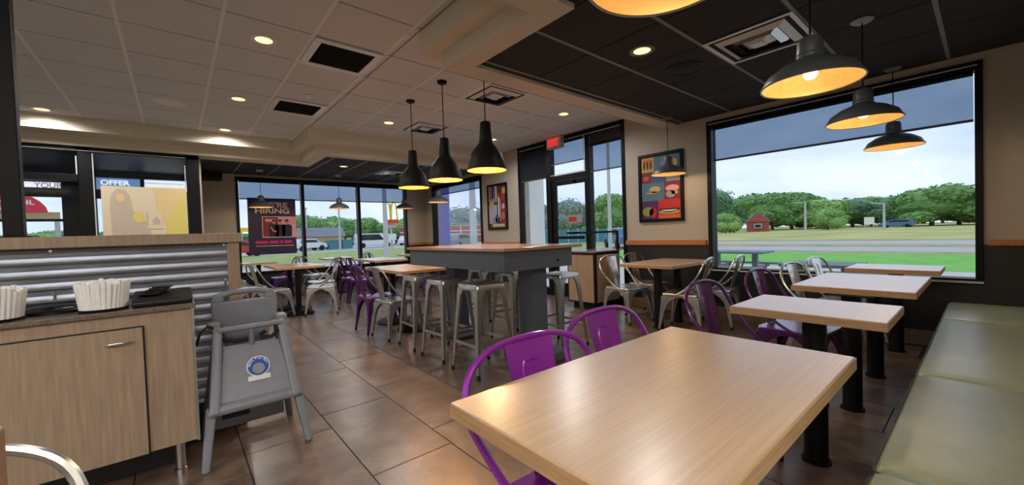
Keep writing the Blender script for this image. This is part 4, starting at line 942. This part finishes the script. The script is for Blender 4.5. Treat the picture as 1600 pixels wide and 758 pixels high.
car(.226*54, .974*54, .3, 'car_white', 'white car before the small hut', 3.9); car(.285*80, .9585*80, .1, 'car_red', 'red car beyond the hut', 4.3); car(.095*44, .995*44, .2, 'car_red', 'bright red car left of the hiring banner', 4.4); car(.325*82, .9457*82, .1, 'car_grey', 'grey car in the row beyond the hut', 4.4)
car(.824*30, .566*30, .9, 'car_blue', 'blue car past the waste bin, right of the exit door', 4.4); car(.9945*100, .105*100, 1.5, 'car_blue', 'blue car parked across the meadow in the booth window', 4.8); car(.535*40, .845*40, .6, 'car_grey', 'grey car before the long brick building', 4.4)
for x_, y_, lab in ((.274*55, .9617*55, 'green waste container right of the hut'), (.300*56, .954*56, 'second green waste container right of the hut')):
    t = thing('waste_container', lab, 'container', (x_, y_, ZG), .3); B(-.7, .7, -.5, .5, .05, 1.1).build('body', 'teal_fence', t); B(-.75, .75, -.55, .55, 1.1, 1.2).build('lid', 'leaf_dark', t)
# arches sign on a pole, small signs
t = thing('arches_sign', 'tall roadside sign with yellow double arches above a red band', 'sign', (.396*46, .918*46, ZG), -.42)
MB().tube([(0, .2, 0), (0, .2, 5.0)], .11, 10).build('pole', 'pole', t, True)
mb = MB()
for c in (-.36, .36):
    pts_o = [(c+.40*math.cos(a), 3.25+2.05*math.sin(a)) for a in [PI*k/18 for k in range(19)]]; pts_i = [(c+.23*math.cos(a), 3.25+1.85*math.sin(a)) for a in [PI*k/18 for k in range(19)]]
    mb.loft([[(o_[0], -.08, o_[1]), (i_[0], -.08, i_[1]), (i_[0], .08, i_[1]), (o_[0], .08, o_[1])] for o_, i_ in zip(pts_o, pts_i)])
mb.build('arches', 'sign_yellow', t); B(-.80, .80, -.12, .12, 2.85, 3.25).build('red_band', 'sign_red', t); B(-.55, .55, -.1, .1, 2.35, 2.65).build('lower_panel', 'p_pink', t); B(-.5, .5, -.1, .1, 1.0, 1.7).build('white_board', 'white', t)
t = thing('roadside_board', 'white board sign by the road beyond the meadow', 'sign', (.9885*84, .1415*84, ZG), 0); B(-.06, .06, -.6, .6, .8, 1.95).build('board', 'white', t)
for y in (-.5, .5): B(-.05, .05, y-.05, y+.05, 0, .8).build('leg', 'pole', t)
t = thing('canopy_sign', 'yellow fascia sign left of the hiring banner', 'sign', (.105*60, .994*60, ZG), 0); B(-1.6, 1.6, -.2, .2, 2.6, 3.1).build('fascia', 'sign_yellow', t); B(-.1, .1, -.1, .1, 0, 2.6).build('post', 'pole', t)
t = thing('fence', 'teal screen fence beyond the exit door side pane', 'fence', (.79*42, .613*42, ZG), math.radians(-52))
for k in range(12): B(-6+k, -5.03+k, -.04, .04, .1, 1.5).build('panel', 'teal_fence', t); B(-6.04+k, -5.96+k, -.05, .05, 0, 1.6).build('post', 'pole', t)
# picnic tables just outside the booth window
def picnic(x, y, label, L_=1.35):
    t = thing('picnic_table', label, 'table', (x, y, ZG)); h = L_/2
    for k in range(4): B(-.36+.185*k, -.19+.185*k, -h, h, .71, .75).build('plank', 'picnic', t)
    for s in (-1, 1):
        B(s*.72-.12, s*.72+.12, -h, h, .42, .46).build('seat_plank', 'picnic', t)
        B(-.05, .05, s*h*.6-.05, s*h*.6+.05, 0, .71).build('leg', 'picnic', t); B(-.80, .80, s*h*.6-.035, s*h*.6+.035, .36, .42).build('beam', 'picnic', t); B(-.62, -.55, s*h*.6-.035, s*h*.6+.035, 0, .40).build('leg', 'picnic', t); B(.55, .62, s*h*.6-.035, s*h*.6+.035, 0, .40).build('leg', 'picnic', t)
picnic(9.9, 3.75, 'grey picnic table on the pavement at the left of the booth window'); picnic(7.2, 1.55, 'grey outdoor table low behind the window sill, beside the metal chairs', .9)
# columns right outside
tag(B(XW+.55, XW+1.0, 6.4, 6.95, ZG, 3.0).build('outside_column', 'pale_column'), 'pale rendered column outside, left of the exit door', 'column'); tag(B(XW+.7, XW+.95, 10.35, 10.75, ZG, 3.0).build('outside_column', 'lavender'), 'lavender column outside the left edge of the corner window', 'column')
# signs behind the left storefront
t = thing('window_banner', 'white and pink banner strip reading YOUR behind the dark storefront', 'sign', (-2.1, YF+.052, 2.15)); B(-1.1, .66, 0, .02, .0, .2).build('strip', 'lit_white', t); B(-1.1, .10, -.003, 0, .0, .2).build('print_panel', 'lit_pink', t); text('YOUR', .12, 'lit_grey', t, (.35, -.005, .06), FACE_MY, bold=.003, depth=.001, sx=.95)
t = thing('window_banner', 'blue banner strip reading OFFER above the pale poster', 'sign', (-.74, YF+.052, 2.15)); B(-.32, .29, 0, .02, .0, .29).build('strip', 'lit_blue', t); text('OFFER', .125, 'lit_white', t, (-.24, -.005, .145), FACE_MY, bold=.004, depth=.001, sx=1.05)
t = thing('window_banner', 'plain white banner strip above the right side of the pale poster', 'sign', (-.12, YF+.052, 2.15)); B(-.28, .28, 0, .02, .0, .24).build('strip', 'lit_white', t); B(-.28, .28, -.003, 0, .2, .21).build('print_line', 'lit_blue', t)
t = thing('awning_sign', 'red domed awning sign with white lettering outside the left storefront', 'sign', (-2.6, 14.0, 0))
B(-1.6, .55, 0, .06, 1.86, 2.03).build('tan_fascia', 'stone_tan', t); dm = [(-1.6, 2.03), (-1.6, 2.42), (.05, 2.42), (.16, 2.36), (.26, 2.27), (.34, 2.15), (.37, 2.03)]
MB().prism(dm, 'y', -.02, .05).build('dome', 'dome_red', t); text('ND HL', .14, 'p_white', t, (-.35, -.025, 2.20), FACE_MY, bold=.004, depth=.001, sx=1.25); text('STA', .10, 'p_white', t, (-.35, -.025, 2.07), FACE_MY, bold=.002, depth=.001, sx=1.1)
for x in (-1.5, .5): B(x-.04, x+.04, 0, .08, ZG, 1.86).build('post', 'pole', t)
